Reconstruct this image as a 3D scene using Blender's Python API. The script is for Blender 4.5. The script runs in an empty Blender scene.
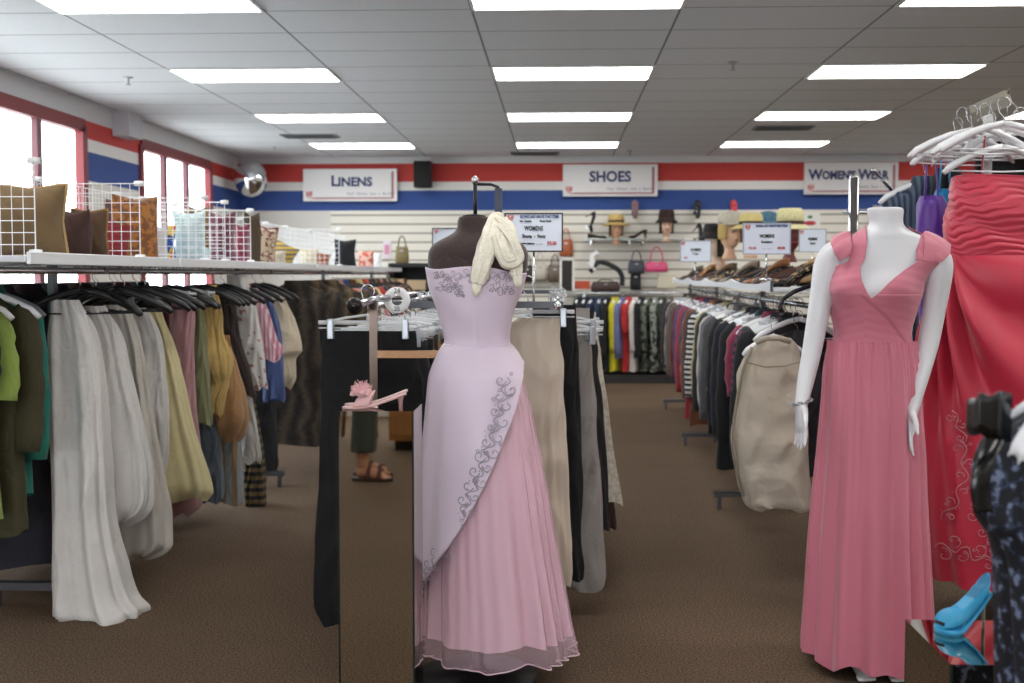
import bpy, math, random
import numpy as np
from mathutils import Vector, Matrix
PI = math.pi
C = bpy.context.scene.collection
# ------------------------------------------------------------------ camera, world, exposure
F = 1190.0
YAW, PITCH, EYE = math.radians(2.2), math.radians(3.2), 1.32
cam = bpy.data.cameras.new('camera'); co = bpy.data.objects.new('camera', cam); C.objects.link(co)
co.location = (0, 0, EYE); co.rotation_euler = (PI/2 - PITCH, 0, YAW)
cam.sensor_width = 36; cam.lens = 36*F/1024; cam.clip_end = 200
cam.dof.use_dof = True; cam.dof.focus_distance = 3.75; cam.dof.aperture_fstop = 4.0
bpy.context.scene.camera = co
world = bpy.data.worlds.new('sky'); bpy.context.scene.world = world; world.use_nodes = True
bg = world.node_tree.nodes['Background']; bg.inputs[0].default_value = (0.86, 0.93, 1.0, 1); bg.inputs[1].default_value = 7.0
vs = bpy.context.scene.view_settings
vs.view_transform = 'Standard'; vs.look = 'None'; vs.gamma = 1; vs.use_curve_mapping = False
vs.exposure = 0.48
bpy.context.scene.cycles.use_denoising = True
bpy.context.scene.cycles.max_bounces = 8
bpy.context.scene.cycles.transparent_max_bounces = 24
LAMP = 7.0
RM = Matrix.Rotation(YAW, 3, 'Z') @ Matrix.Rotation(PI/2 - PITCH, 3, 'X')
def W(px, py, Y):
    "the point at distance Y down the room that lies behind this pixel"
    d = RM @ Vector(((px-512)/F, -(py-341.5)/F, -1)); k = Y/d.y
    return Vector((d.x*k, Y, EYE + d.z*k))
def WX(px, Y, py=300): return W(px, py, Y).x
def WZ(py, Y, px=558): return W(px, py, Y).z
# ------------------------------------------------------------------ materials
MC = {}
def lin(h):
    if isinstance(h, tuple): return h
    v = [int(h[i:i+2], 16)/255 for i in (0, 2, 4)]
    return tuple((c/12.92 if c <= .04045 else ((c+.055)/1.055)**2.4) for c in v)
def newmat(name):
    m = bpy.data.materials.new(name); m.use_nodes = True
    return m, m.node_tree, m.node_tree.nodes['Principled BSDF']
def mat(h, rough=.6, metal=0, kind='', **k):
    key = (h, rough, metal, kind, tuple(sorted(k.items())))
    if key in MC: return MC[key]
    m, t, b = newmat('mat_%s_%d' % (kind or 'plain', len(MC)))
    c = lin(h); b.inputs['Base Color'].default_value = (*c, 1)
    b.inputs['Roughness'].default_value = rough; b.inputs['Metallic'].default_value = metal
    N, L = t.nodes, t.links
    tc = N.new('ShaderNodeTexCoord')
    def noise(scale, detail=3, vec='Object'):
        n = N.new('ShaderNodeTexNoise'); n.inputs['Scale'].default_value = scale; n.inputs['Detail'].default_value = detail
        L.new(tc.outputs[vec], n.inputs['Vector']); return n
    def ramp(src, stops):
        r = N.new('ShaderNodeValToRGB'); L.new(src, r.inputs[0]); e = r.color_ramp.elements
        for i, (p, col) in enumerate(stops):
            if i > 1: e.new(p)
            e[i].position = p; e[i].color = (*lin(col), 1)
        return r
    def bump(src, s, d=.002):
        q = N.new('ShaderNodeBump'); q.inputs['Strength'].default_value = s; q.inputs['Distance'].default_value = d
        L.new(src, q.inputs['Height']); L.new(q.outputs[0], b.inputs['Normal']); return q
    if kind == 'cloth':
        b.inputs['Sheen Weight'].default_value = k.get('sheen', .15 if max(c) > .08 else .03); b.inputs['Sheen Roughness'].default_value = .5
        n = noise(9, 4); mx = N.new('ShaderNodeMixRGB'); mx.blend_type = 'MULTIPLY'; mx.inputs[0].default_value = .25
        mx.inputs[1].default_value = (*c, 1); r = ramp(n.outputs[0], [(.3, (.6, .6, .6)), (.7, (1, 1, 1))]); L.new(r.outputs[0], mx.inputs[2]); L.new(mx.outputs[0], b.inputs['Base Color'])
        w2 = noise(11, 3); w2.inputs['Distortion'].default_value = 1.2; bump(w2.outputs[0], k.get('crump', .45), .02)
    elif kind == 'satin':
        b.inputs['Sheen Weight'].default_value = .3; bump(noise(14, 2).outputs[0], .12, .01)
        b.inputs['Specular IOR Level'].default_value = .45
    elif kind == 'fur':
        n = noise(40, 6); w = N.new('ShaderNodeTexWave'); w.inputs['Scale'].default_value = 3; w.inputs['Distortion'].default_value = 9; w.inputs['Detail'].default_value = 3
        L.new(tc.outputs['Object'], w.inputs[0])
        r = ramp(w.outputs['Fac'], [(0, tuple(x*.35 for x in c)), (.55, c), (1, tuple(min(1, x*1.9) for x in c))]); L.new(r.outputs[0], b.inputs['Base Color'])
        bump(n.outputs[0], .9, .02)
    elif kind in ('stripe', 'hstripe'):
        sp = N.new('ShaderNodeSeparateXYZ'); L.new(tc.outputs['Object'], sp.inputs[0])
        mm = N.new('ShaderNodeMath'); mm.operation = 'MULTIPLY'; mm.inputs[1].default_value = k.get('freq', 30)
        L.new(sp.outputs['Z' if kind == 'hstripe' else 'X'], mm.inputs[0])
        fr = N.new('ShaderNodeMath'); fr.operation = 'FRACT'; L.new(mm.outputs[0], fr.inputs[0])
        r = ramp(fr.outputs[0], [(0, h), (.5, k['c2'])]); r.color_ramp.interpolation = 'CONSTANT'; L.new(r.outputs[0], b.inputs['Base Color'])
        bump(noise(28, 3).outputs[0], .25, .01)
    elif kind == 'print':
        v = noise(k.get('scale', 26), 2); r = ramp(v.outputs[0], [(0, h), (k.get('thr', .56), k['c2'])]); r.color_ramp.interpolation = 'CONSTANT'
        if 'c3' in k:
            e = r.color_ramp.elements.new(k.get('thr', .56)+.07); e.color = (*lin(k['c3']), 1)
        L.new(r.outputs[0], b.inputs['Base Color'])
    elif kind == 'noise':
        n = noise(k.get('scale', 10), 5); r = ramp(n.outputs[0], [(.35, h), (.65, k['c2'])]); L.new(r.outputs[0], b.inputs['Base Color'])
        bump(n.outputs[0], k.get('bump', .2), .004)
    elif kind == 'wood':
        mp = N.new('ShaderNodeMapping'); mp.inputs['Scale'].default_value = (6, 6, .8); L.new(tc.outputs['Object'], mp.inputs[0])
        n = N.new('ShaderNodeTexNoise'); n.inputs['Scale'].default_value = 4; n.inputs['Detail'].default_value = 5; n.inputs['Distortion'].default_value = 1.5; L.new(mp.outputs[0], n.inputs[0])
        r = ramp(n.outputs[0], [(.3, h), (.7, k['c2'])]); L.new(r.outputs[0], b.inputs['Base Color'])
    elif kind == 'sheer' or kind == 'clear':
        b.inputs['Alpha'].default_value = k.get('alpha', .35)
    elif kind == 'glow':
        b.inputs['Emission Color'].default_value = (*c, 1); b.inputs['Emission Strength'].default_value = k['e']
    MC[key] = m; return m
def cloth(h, **k): return mat(h, .85, 0, 'cloth', **k)
CHROME = lambda: mat('C8CACC', .16, 1.0)
BLACKP = lambda: mat('101114', .35)
WHITEP = lambda: mat('E9EAEE', .35)
CLEAR = lambda: mat('F2F5F8', .08, 0, 'clear', alpha=.42)
SILV = lambda: mat('AEB2B8', .35, .8)
# ------------------------------------------------------------------ mesh helpers
def seg_interp(keys, t):
    "smooth (monotone-ish) interpolation of rows of keys over column 0"
    K = np.array(keys, float); K = K[np.argsort(K[:, 0])]; x = K[:, 0]
    t = np.clip(np.asarray(t, float), x[0], x[-1]); i = np.clip(np.searchsorted(x, t, side='right')-1, 0, len(x)-2)
    d = np.diff(K[:, 1:], axis=0)/np.diff(x)[:, None]
    m = np.vstack([d[:1], (d[1:]+d[:-1])/2, d[-1:]])
    z = np.zeros_like(m[1:-1]); m[1:-1] = np.where(d[1:]*d[:-1] <= 0, z, m[1:-1])
    h = (x[i+1]-x[i])[..., None]; s = ((t-x[i])[..., None])/h
    a, b = K[i, 1:], K[i+1, 1:]
    return (2*s**3-3*s**2+1)*a + (s**3-2*s**2+s)*h*m[i] + (-2*s**3+3*s**2)*b + (s**3-s**2)*h*m[i+1]
class MB:
    def __init__(s): s.v = []; s.f = []; s.m = []
    def add(s, vs_, fs, m=0):
        o = len(s.v); s.v += [tuple(map(float, p)) for p in vs_]; s.f += [tuple(o+i for i in q) for q in fs]; s.m += [m]*len(fs); return s
    def grid(s, P, closed=True, m=0, caps=(0, 0)):
        nv, nu = P.shape[:2]; fs = []
        for j in range(nv-1):
            for i in range(nu if closed else nu-1):
                k = (i+1) % nu; fs.append((j*nu+i, j*nu+k, (j+1)*nu+k, (j+1)*nu+i))
        if caps[0]: fs.append(tuple(range(nu))[::-1])
        if caps[1]: fs.append(tuple((nv-1)*nu+i for i in range(nu)))
        return s.add(P.reshape(-1, 3), fs, m)
    def box(s, a, b, m=0, M=None):
        x0, y0, z0 = a; x1, y1, z1 = b
        p = [Vector(q) for q in ((x0, y0, z0), (x1, y0, z0), (x1, y1, z0), (x0, y1, z0), (x0, y0, z1), (x1, y0, z1), (x1, y1, z1), (x0, y1, z1))]
        if M: p = [M @ q for q in p]
        return s.add(p, [(3, 2, 1, 0), (4, 5, 6, 7), (0, 1, 5, 4), (1, 2, 6, 5), (2, 3, 7, 6), (3, 0, 4, 7)], m)
    def tube(s, path, r, n=8, m=0, caps=True, flat=1.0, up=None):
        P = [Vector(p) for p in path]; R = r if hasattr(r, '__len__') else [r]*len(P); out = []
        a = None
        for i, p in enumerate(P):
            t = (P[min(i+1, len(P)-1)]-P[max(i-1, 0)]); t = t.normalized() if t.length > 1e-9 else Vector((0, 0, 1))
            if a is None:
                a = Vector(up) if up else (Vector((0, 1, 0)) if abs(t.y) < .9 else Vector((1, 0, 0)))
            a = (a - t*a.dot(t)); a = a.normalized() if a.length > 1e-6 else t.orthogonal().normalized(); b = t.cross(a)
            out.append([p + a*(math.cos(q)*R[i]*flat) + b*(math.sin(q)*R[i]) for q in (2*PI*k/n for k in range(n))])
        return s.grid(np.array(out), True, m, (caps, caps))
    def ball(s, c, r, m=0, n=12, k=8):
        c = Vector(c); r = r if hasattr(r, '__len__') else (r, r, r)
        P = np.array([[(c.x+r[0]*math.sin(v)*math.cos(u), c.y+r[1]*math.sin(v)*math.sin(u), c.z+r[2]*math.cos(v)) for u in (2*PI*i/n for i in range(n))] for v in (PI*(j+.02)/(k+.04) for j in range(k+1))])
        return s.grid(P, True, m, (1, 1))
    def lathe(s, prof, c=(0, 0, 0), n=20, m=0, caps=(1, 1), sx=1, sy=1):
        P = np.array([[(c[0]+r*sx*math.cos(2*PI*i/n), c[1]+r*sy*math.sin(2*PI*i/n), c[2]+z) for i in range(n)] for r, z in prof])
        return s.grid(P, True, m, caps)
    def xf(s, M): s.v = [tuple(M @ Vector(p)) for p in s.v]; return s
    def build(s, name, mats, parent=None, smooth=True, label=None, loc=None, bevel=0):
        me = bpy.data.meshes.new(name)
        V = s.v
        if loc is not None: V = [(p[0]-loc[0], p[1]-loc[1], p[2]-loc[2]) for p in V]
        me.from_pydata(V, [], s.f); mats = mats if isinstance(mats, (list, tuple)) else [mats]
        for q in mats: me.materials.append(q)
        me.polygons.foreach_set('material_index', s.m); me.polygons.foreach_set('use_smooth', [smooth]*len(s.f)); me.update()
        o = bpy.data.objects.new(name, me); C.objects.link(o)
        if loc is not None: o.location = loc
        if parent: o.parent = parent
        if label: o['label'] = label
        if bevel:
            b = o.modifiers.new('bevel', 'BEVEL'); b.width = bevel; b.segments = 2; b.limit_method = 'ANGLE'
        return o
def tag(o, label, cat, group=None):
    o['label'] = label; o['category'] = cat
    if group: o['group'] = group
    return o
def thing(name, label, cat, loc=(0, 0, 0), rz=0, group=None):
    o = bpy.data.objects.new(name, None); C.objects.link(o); o.location = loc; o.rotation_euler = (0, 0, rz); o.empty_display_size = .1
    return tag(o, label, cat, group)
def struct(o): o['kind'] = 'structure'; return o
def dup(root, loc, rz=0, label=None, group=None, rot=None):
    r = root.copy(); C.objects.link(r); r.location = loc; r.rotation_euler = rot or (0, 0, rz)
    if label: r['label'] = label
    if group: r['group'] = group
    for ch in list(root.children):
        c = ch.copy(); C.objects.link(c); c.parent = r
        for g in list(ch.children):
            d = g.copy(); C.objects.link(d); d.parent = c
    return r
def remesh(o, size):
    r = o.modifiers.new('remesh', 'REMESH'); r.mode = 'VOXEL'; r.voxel_size = size; r.use_smooth_shade = True
    q = o.modifiers.new('smooth', 'SMOOTH'); q.iterations = 4; q.factor = .5
    return o
def text(body, size, center, mtl, parent, name='lettering', rx=PI/2, rz=0, align='CENTER', ext=.0012, bold=0, off=0, label=None, width=None):
    cu = bpy.data.curves.new('t', 'FONT'); cu.body = body; cu.size = size; cu.align_x = align; cu.align_y = 'CENTER'; cu.extrude = ext; cu.offset = off; cu.resolution_u = 3
    t = bpy.data.objects.new('t', cu); me = bpy.data.meshes.new_from_object(t); bpy.data.objects.remove(t)
    me.materials.append(mtl); o = bpy.data.objects.new(name, me); C.objects.link(o); o.parent = parent
    if width:
        xs = [v.co.x for v in me.vertices]; w = max(xs)-min(xs)
        for v in me.vertices: v.co.x *= width/w
    o.location = center; o.rotation_euler = (rx, 0, rz); return o
rnd = random.Random(7)
# fold pattern: rounded outward ridges with narrow valleys
def ridge(a): return 1-2*np.abs(np.sin(a/2))**.8 if False else np.sin(a)+.28*np.sin(2*a+.6)
class Shape:
    "a body of elliptical sections: keys (z, cx, cy, rx, ry)"
    def __init__(s, keys, pw=1.0): s.k = keys; s.pw = pw
    def at(s, th, z, off=0.0):
        q = seg_interp(s.k, z); c, sn = np.cos(th), np.sin(th)
        if s.pw != 1: c = np.sign(c)*np.abs(c)**s.pw; sn = np.sign(sn)*np.abs(sn)**s.pw
        rx, ry = q[..., 2]+off, q[..., 3]+off
        return np.stack([q[..., 0]+rx*c, q[..., 1]+ry*sn, z+0*c], -1)
def patch(shape, th0, th1, z0, z1, nu, nv, off=.004, fold=None, closed=False):
    "z0, z1 are callables of angle (bottom, top); fold(th, z)->outward displacement"
    th = np.linspace(th0, th1, nu, endpoint=not closed); u = np.linspace(0, 1, nv)
    a = np.array([z0(t) for t in th]); b = np.array([z1(t) for t in th])
    T = np.broadcast_to(th, (nv, nu)); Z = b[None]*(1-u[:, None]) + a[None]*u[:, None]
    d = off + (fold(T, Z) if fold else 0)
    return shape.at(T, Z, d)
def pxkeys(D, rows, ry, dy=0):
    "rows (py, xl, xr); ry list or number -> keys for Shape at depth D"
    out = []
    for i, (py, xl, xr) in enumerate(rows):
        l, r = W(xl, py, D), W(xr, py, D); q = ry[i] if hasattr(ry, '__len__') else ry
        out.append(((l.z+r.z)/2, (l.x+r.x)/2, D+dy, (r.x-l.x)/2, q))
    return out
exec_order = None
# ------------------------------------------------------------------ the room
XL, XR, YB, YF, H = -4.1, 8.0, 15.2, -4.5, 2.826
def wallmat(axis):
    m, t, b = newmat('wall_paint_'+axis); N, L = t.nodes, t.links
    tc = N.new('ShaderNodeNewGeometry'); sp = N.new('ShaderNodeSeparateXYZ'); L.new(tc.outputs['Position'], sp.inputs[0])
    mm = N.new('ShaderNodeMath'); mm.operation = 'MULTIPLY'; mm.inputs[1].default_value = 1/2.826; L.new(sp.outputs['Z'], mm.inputs[0])
    r = N.new('ShaderNodeValToRGB'); r.color_ramp.interpolation = 'CONSTANT'; L.new(mm.outputs[0], r.inputs[0]); e = r.color_ramp.elements
    st = [(0, 'D9D6D0'), (2.135, '2A4A8F'), (2.395, 'E6E4E2'), (2.497, 'BE3A34'), (2.735, 'D6D6D8')]
    if axis == 'left': st[-1] = (2.66, 'D6D6D8')
    for i, (z, c) in enumerate(st):
        if i > 1: e.new(z/2.826)
        e[i].position = z/2.826; e[i].color = (*lin(c), 1)
    L.new(r.outputs[0], b.inputs['Base Color']); b.inputs['Roughness'].default_value = .7
    return m
def carpet():
    m, t, b = newmat('carpet'); N, L = t.nodes, t.links; tc = N.new('ShaderNodeTexCoord')
    n = N.new('ShaderNodeTexNoise'); n.inputs['Scale'].default_value = 130; n.inputs['Detail'].default_value = 3; L.new(tc.outputs['Object'], n.inputs[0])
    n2 = N.new('ShaderNodeTexNoise'); n2.inputs['Scale'].default_value = 1.3; n2.inputs['Detail'].default_value = 4; L.new(tc.outputs['Object'], n2.inputs[0])
    r = N.new('ShaderNodeValToRGB'); L.new(n.outputs[0], r.inputs[0]); e = r.color_ramp.elements
    e[0].position = .33; e[0].color = (*lin('43382F'), 1); e[1].position = .68; e[1].color = (*lin('86705C'), 1)
    mx = N.new('ShaderNodeMixRGB'); mx.blend_type = 'MULTIPLY'; mx.inputs[0].default_value = .35; L.new(r.outputs[0], mx.inputs[1]); L.new(n2.outputs[0], mx.inputs[2])
    L.new(mx.outputs[0], b.inputs['Base Color']); b.inputs['Roughness'].default_value = .95; b.inputs['Specular IOR Level'].default_value = .1
    q = N.new('ShaderNodeBump'); q.inputs['Strength'].default_value = .5; q.inputs['Distance'].default_value = .004; L.new(n.outputs[0], q.inputs['Height']); L.new(q.outputs[0], b.inputs['Normal'])
    return m
def ceilmat():
    m, t, b = newmat('ceiling_tiles'); N, L = t.nodes, t.links; tc = N.new('ShaderNodeNewGeometry')
    mp = N.new('ShaderNodeMapping'); mp.inputs['Location'].default_value = (.4925+1.185*8, -.13+.61*20, 0); L.new(tc.outputs['Position'], mp.inputs[0])
    br = N.new('ShaderNodeTexBrick'); br.offset = 0; br.inputs['Scale'].default_value = 1
    for k, v in (('Mortar Size', .007), ('Brick Width', 1.185), ('Row Height', .61), ('Mortar Smooth', .1)): br.inputs[k].default_value = v
    br.inputs['Color1'].default_value = br.inputs['Color2'].default_value = (*lin('DDE0E6'), 1); br.inputs['Mortar'].default_value = (*lin('74767C'), 1)
    L.new(mp.outputs[0], br.inputs['Vector'])
    n = N.new('ShaderNodeTexNoise'); n.inputs['Scale'].default_value = 60; L.new(tc.outputs['Position'], n.inputs[0])
    mx = N.new('ShaderNodeMixRGB'); mx.blend_type = 'MULTIPLY'; mx.inputs[0].default_value = .15; L.new(br.outputs[0], mx.inputs[1]); L.new(n.outputs[0], mx.inputs[2])
    L.new(mx.outputs[0], b.inputs['Base Color']); b.inputs['Roughness'].default_value = .9
    return m
def slat():
    m, t, b = newmat('slatwall_panel'); N, L = t.nodes, t.links; tc = N.new('ShaderNodeNewGeometry')
    sp = N.new('ShaderNodeSeparateXYZ'); L.new(tc.outputs['Position'], sp.inputs[0])
    mm = N.new('ShaderNodeMath'); mm.operation = 'MULTIPLY'; mm.inputs[1].default_value = 1/.115; L.new(sp.outputs['Z'], mm.inputs[0])
    fr = N.new('ShaderNodeMath'); fr.operation = 'FRACT'; L.new(mm.outputs[0], fr.inputs[0])
    r = N.new('ShaderNodeValToRGB'); L.new(fr.outputs[0], r.inputs[0]); e = r.color_ramp.elements; e[0].position = .17; e[0].color = (*lin('A09A8E'), 1); e[1].position = .24; e[1].color = (*lin('E8E4DA'), 1)
    L.new(r.outputs[0], b.inputs['Base Color']); b.inputs['Roughness'].default_value = .5
    return m
struct(MB().box((XL-.3, YF-.3, -.1), (XR+.3, YB+.3, 0)).build('floor', carpet(), smooth=False))
struct(MB().box((XL-.3, YF-.3, H), (XR+.3, YB+.3, H+.1)).build('ceiling', ceilmat(), smooth=False))
struct(MB().box((XL-.3, YB, 0), (XR+.3, YB+.2, H)).build('wall_back', wallmat('back'), smooth=False))
struct(MB().box((XR, YF, 0), (XR+.2, YB, H)).build('wall_right', wallmat('back'), smooth=False))
struct(MB().box((-2.9, YB-.03, .1), (XR, YB, 2.135)).build('trim_1', slat(), smooth=False))
struct(MB().box((-2.9, YB-.045, 0), (XR, YB, .1)).build('baseboard_back', mat('2B2624', .6), smooth=False))
# left wall with two ribbons of windows
wins = [(5.6, 10.2), (11.62, 13.95)]
SILL, HEAD = 1.05, 2.6
b = MB(); b.box((XL-.06, YF, 0), (XL, YB, SILL)); b.box((XL-.06, YF, HEAD), (XL, YB, H))
e = YF
for y0, y1 in wins + [(YB, YB)]:
    b.box((XL-.06, e, SILL), (XL, y0, HEAD)); e = y1
struct(b.build('wall_left', wallmat('left'), smooth=False))
struct(MB().box((XL, YF, 0), (XL+.02, YB, .1)).build('baseboard_left', mat('2B2624', .6), smooth=False))
RED = mat('7C1E26', .5); MULL = mat('6A3A42', .5); PANE = mat('F4F8FA', .02, 0, 'clear', alpha=.06)
for i, ((y0, y1), ms) in enumerate(zip(wins, ([6.7, 7.95, 9.32], [12.35, 13.1]))):
    w = bpy.data.objects.new('window_%d' % (i+1), None); C.objects.link(w); w.location = (XL, (y0+y1)/2, SILL); struct(w)
    c = (XL, (y0+y1)/2, SILL)
    b = MB(); b.box((XL-.05, y0, HEAD-.05), (XL+.025, y1, HEAD+.06)); b.box((XL-.05, y0, SILL), (XL+.025, y1, SILL+.05))
    b.box((XL-.05, y0-.05, SILL), (XL+.025, y0+.05, HEAD)); b.box((XL-.05, y1-.05, SILL), (XL+.025, y1+.05, HEAD))
    b.build('window_frame', RED, w, False, loc=c).location = (0, 0, 0)
    for y in ms:
        MB().box((XL-.04, y-.045, SILL), (XL+.01, y+.045, HEAD)).build('mullion', MULL, w, False, loc=c).location = (0, 0, 0)
    MB().box((XL-.045, y0, SILL), (XL-.04, y1, HEAD)).build('pane', PANE, w, False, loc=c).location = (0, 0, 0)
struct(MB().box((XL, 10.9, 2.6), (XL+.16, 11.25, H)).build('trim_2', mat('C9C9CE', .7), smooth=False))
# unseen shopfront behind the photographer, glazed only at left to give key light
b = MB(); b.box((XL, YF-.2, 0), (XR, YF, .45)); b.box((XL, YF-.2, 2.5), (XR, YF, H)); b.box((XL-.2, YF-.2, .45), (XL+.5, YF, 2.5)); b.box((1.0, YF-.2, .45), (XR+.2, YF, 2.5))
struct(b.build('wall_front', wallmat('back'), smooth=False))
w = bpy.data.objects.new('window_3', None); C.objects.link(w); w.location = (2, YF, .45); struct(w)
b = MB()
for x in (-3.6, -2.1, -.55, 1.0): b.box((x-.04-2, -.12, 0), (x+.04-2, .02, 2.05))
b.build('window_frame', RED, w, False)
MB().box((-5.6, -.08, 0), (-1.0, -.07, 2.05)).build('pane', PANE, w, False)
# outside: ground colour brightened as if sunlit, to bounce light onto the ceiling
struct(MB().box((-60, -60, -.25), (60, 60, -.12)).build('ground', mat('C4C6C0', .9, 0, 'noise', c2='D6D6D0', scale=2), smooth=False))
# light fittings
def ceiling_light():
    t = thing('ceiling_light', 'x', 'ceiling light', (0, 0, 0), 0, 'recessed fluorescent troffers in the tiled ceiling')
    b = MB(); b.box((-.595, -.295, -.012), (-.575, .295, .0)); b.box((.575, -.295, -.012), (.595, .295, 0)); b.box((-.575, -.295, -.012), (.575, -.275, 0)); b.box((-.575, .275, -.012), (.575, .295, 0))
    b.build('light_frame', mat('D8D8DA', .5), t, False)
    MB().box((-.575, -.275, -.009), (.575, .275, 0)).build('diffuser', mat('FBFAF6', .5, 0, 'glow', e=LAMP), t, False)
    return t
first = ceiling_light(); n = 0
cols = [(-2.265, 'second column from the windows'), (.105, 'middle column'), (2.475, 'column right of the middle'), (4.845, 'far right column'), (7.2, 'column by the right wall')]
rows = [6.535, 8.975, 11.415, 13.855, 4.095, 1.655, -.785, -3.2]
rn = ['nearest row in view', 'second row in view', 'third row in view', 'last row before the back wall', 'row just overhead', 'row over the camera', 'row behind the camera', 'row by the shopfront']
for ci, (x, cn) in enumerate(cols):
    for ri, y in enumerate(rows):
        lb = 'lit ceiling light, %s, %s' % (cn.replace('second column from the windows', 'left column'), rn[ri])
        pass
        if n == 0: first.location = (x, y, H); first['label'] = lb
        else: dup(first, (x, y, H), 0, lb)
        n += 1
def vent(px, py, lb):
    D = (H-EYE)*F/(275-py); p = W(px, py, D)
    t = thing('ceiling_vent', lb, 'air vent', (p.x, p.y, H))
    b = MB(); b.box((-.3, -.15, -.012), (.3, .15, 0)); b.build('vent_frame', mat('77787C', .6), t, False)
    for k in range(5): MB().box((-.27, -.13+k*.055, -.02), (.27, -.10+k*.055, -.012)).build('slat', mat('4A4B50', .6), t, False)
vent(310, 136, 'dark slatted air vent in ceiling at left'); vent(783, 130, 'dark slatted air vent in ceiling at right'); vent(535, 154, 'narrow air vent by the back wall above middle')
def sprinkler(px, py, lb):
    D = (H-EYE)*F/(275-py); p = W(px, py, D)
    t = thing('fire_sprinkler', lb, 'sprinkler', (p.x, p.y, H))
    MB().lathe([(.035, 0), (.035, -.006), (.01, -.012), (.01, -.04), (.004, -.05), (.022, -.055), (.022, -.06)]).build('sprinkler_head', SILV(), t)
    MB().lathe([(.04, 0), (.04, -.004)]).build('escutcheon', mat('B8B8BA', .4), t)
sprinkler(128, 77, 'small fire sprinkler on ceiling nearest the windows'); sprinkler(733, 66, 'small fire sprinkler on ceiling right of middle'); sprinkler(275, 147, 'small fire sprinkler above the mirror dome'); sprinkler(630, 152, 'small fire sprinkler by back wall above shoe display')
# ------------------------------------------------------------------ signs
def shield(parent, c, s, y=-.002):
    b = MB(); pr = [(-.5, .5), (.5, .5), (.5, 0), (.35, -.3), (0, -.55), (-.35, -.3), (-.5, 0)]
    def pl(k, yy, m):
        f = [(c[0]+x*s*k, yy, c[1]+z*s*k) for x, z in pr]; g = [(x, yy+.001, z) for x, _, z in f]; n = len(pr)
        b.add(f+g, [tuple(range(n))[::-1], tuple(range(n, 2*n))] + [(i, (i+1) % n, n+(i+1) % n, n+i) for i in range(n)], m)
    pl(1, y, 0); pl(.82, y-.001, 1); pl(.72, y-.002, 0)
    b.build('shield_emblem', [mat('B8252B', .5), mat('F2EDEA', .5)], parent, False)
    # the pale curved letter inside the shield
    pts = [(.2, .2), (.0, .3), (-.2, .2), (-.15, .05), (.1, -.03), (.2, -.18), (0, -.3), (-.2, -.2)]
    MB().tube([(c[0]+x*s, y-.0032, c[1]+z*s) for x, z in pts], s*.05, 6).build('emblem_letter', mat('F2EDEA', .5), parent)
def wall_sign(x0, x1, y0, y1, word, lb):
    Y = 15.1; a, c = W(x0, y0, Y), W(x1, y1, Y); w, h = c.x-a.x, a.z-c.z
    t = thing('wall_sign', lb, 'sign', ((a.x+c.x)/2, Y, (a.z+c.z)/2))
    MB().box((-w/2, 0, -h/2), (w/2, .06, h/2)).build('sign_board', mat('E4E2E4', .45), t, False)
    b = MB(); b.box((-w*.42, -.004, -h*.43), (w*.46, 0, -h*.40), 0); b.box((w*.45, -.004, -h*.40), (w*.465, 0, h*.42), 0)
    b.box((-w*.38, -.006, -h*.40), (w*.45, 0, -h*.385), 1); b.box((w*.44, -.006, -h*.40), (w*.45, 0, h*.40), 1)
    b.build('border_line', [mat('B0444A', .5), mat('8C8F9A', .5)], t, False)
    ink = mat('1E2E66', .5)
    if word[0] == 'W':
        o = text("W", h*.44, (-w*.385, -.003, h*.1), ink, t, off=.006, width=h*.46); text("OMEN'S", h*.36, (-w*.135, -.003, h*.085), ink, t, off=.006, width=w*.36)
        text("W", h*.44, (w*.145, -.003, h*.1), ink, t, off=.006, width=h*.46); text("EAR", h*.36, (w*.30, -.003, h*.085), ink, t, off=.006, width=w*.19)
    elif word[0] == 'S':
        text("SHOES", h*.46, (0, -.003, h*.1), ink, t, off=.006, width=w*.44)
    else:
        text("L", h*.46, (-w*.165, -.003, h*.11), ink, t, off=.006); text("INENS", h*.38, (.055*w, -.003, h*.085), ink, t, off=.006, width=w*.36)
    text("Fast!  Always  Save  a  Bundle!", h*.12, (w*.22, -.003, -h*.27), mat('7B7F92', .5), t, name='small_lettering', width=w*.5)
    shield(t, (-w*.435, -h*.30), h*.2, -.004)
wall_sign(303, 397, 169, 201, 'LINENS', 'white LINENS sign with red shield on striped back wall')
wall_sign(563, 657.5, 164.5, 196, 'SHOES', 'white SHOES sign with red shield on striped back wall')
wall_sign(805, 898, 162.5, 194, "WOMEN'S WEAR", "white WOMEN'S WEAR sign with red shield on striped wall")
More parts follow.
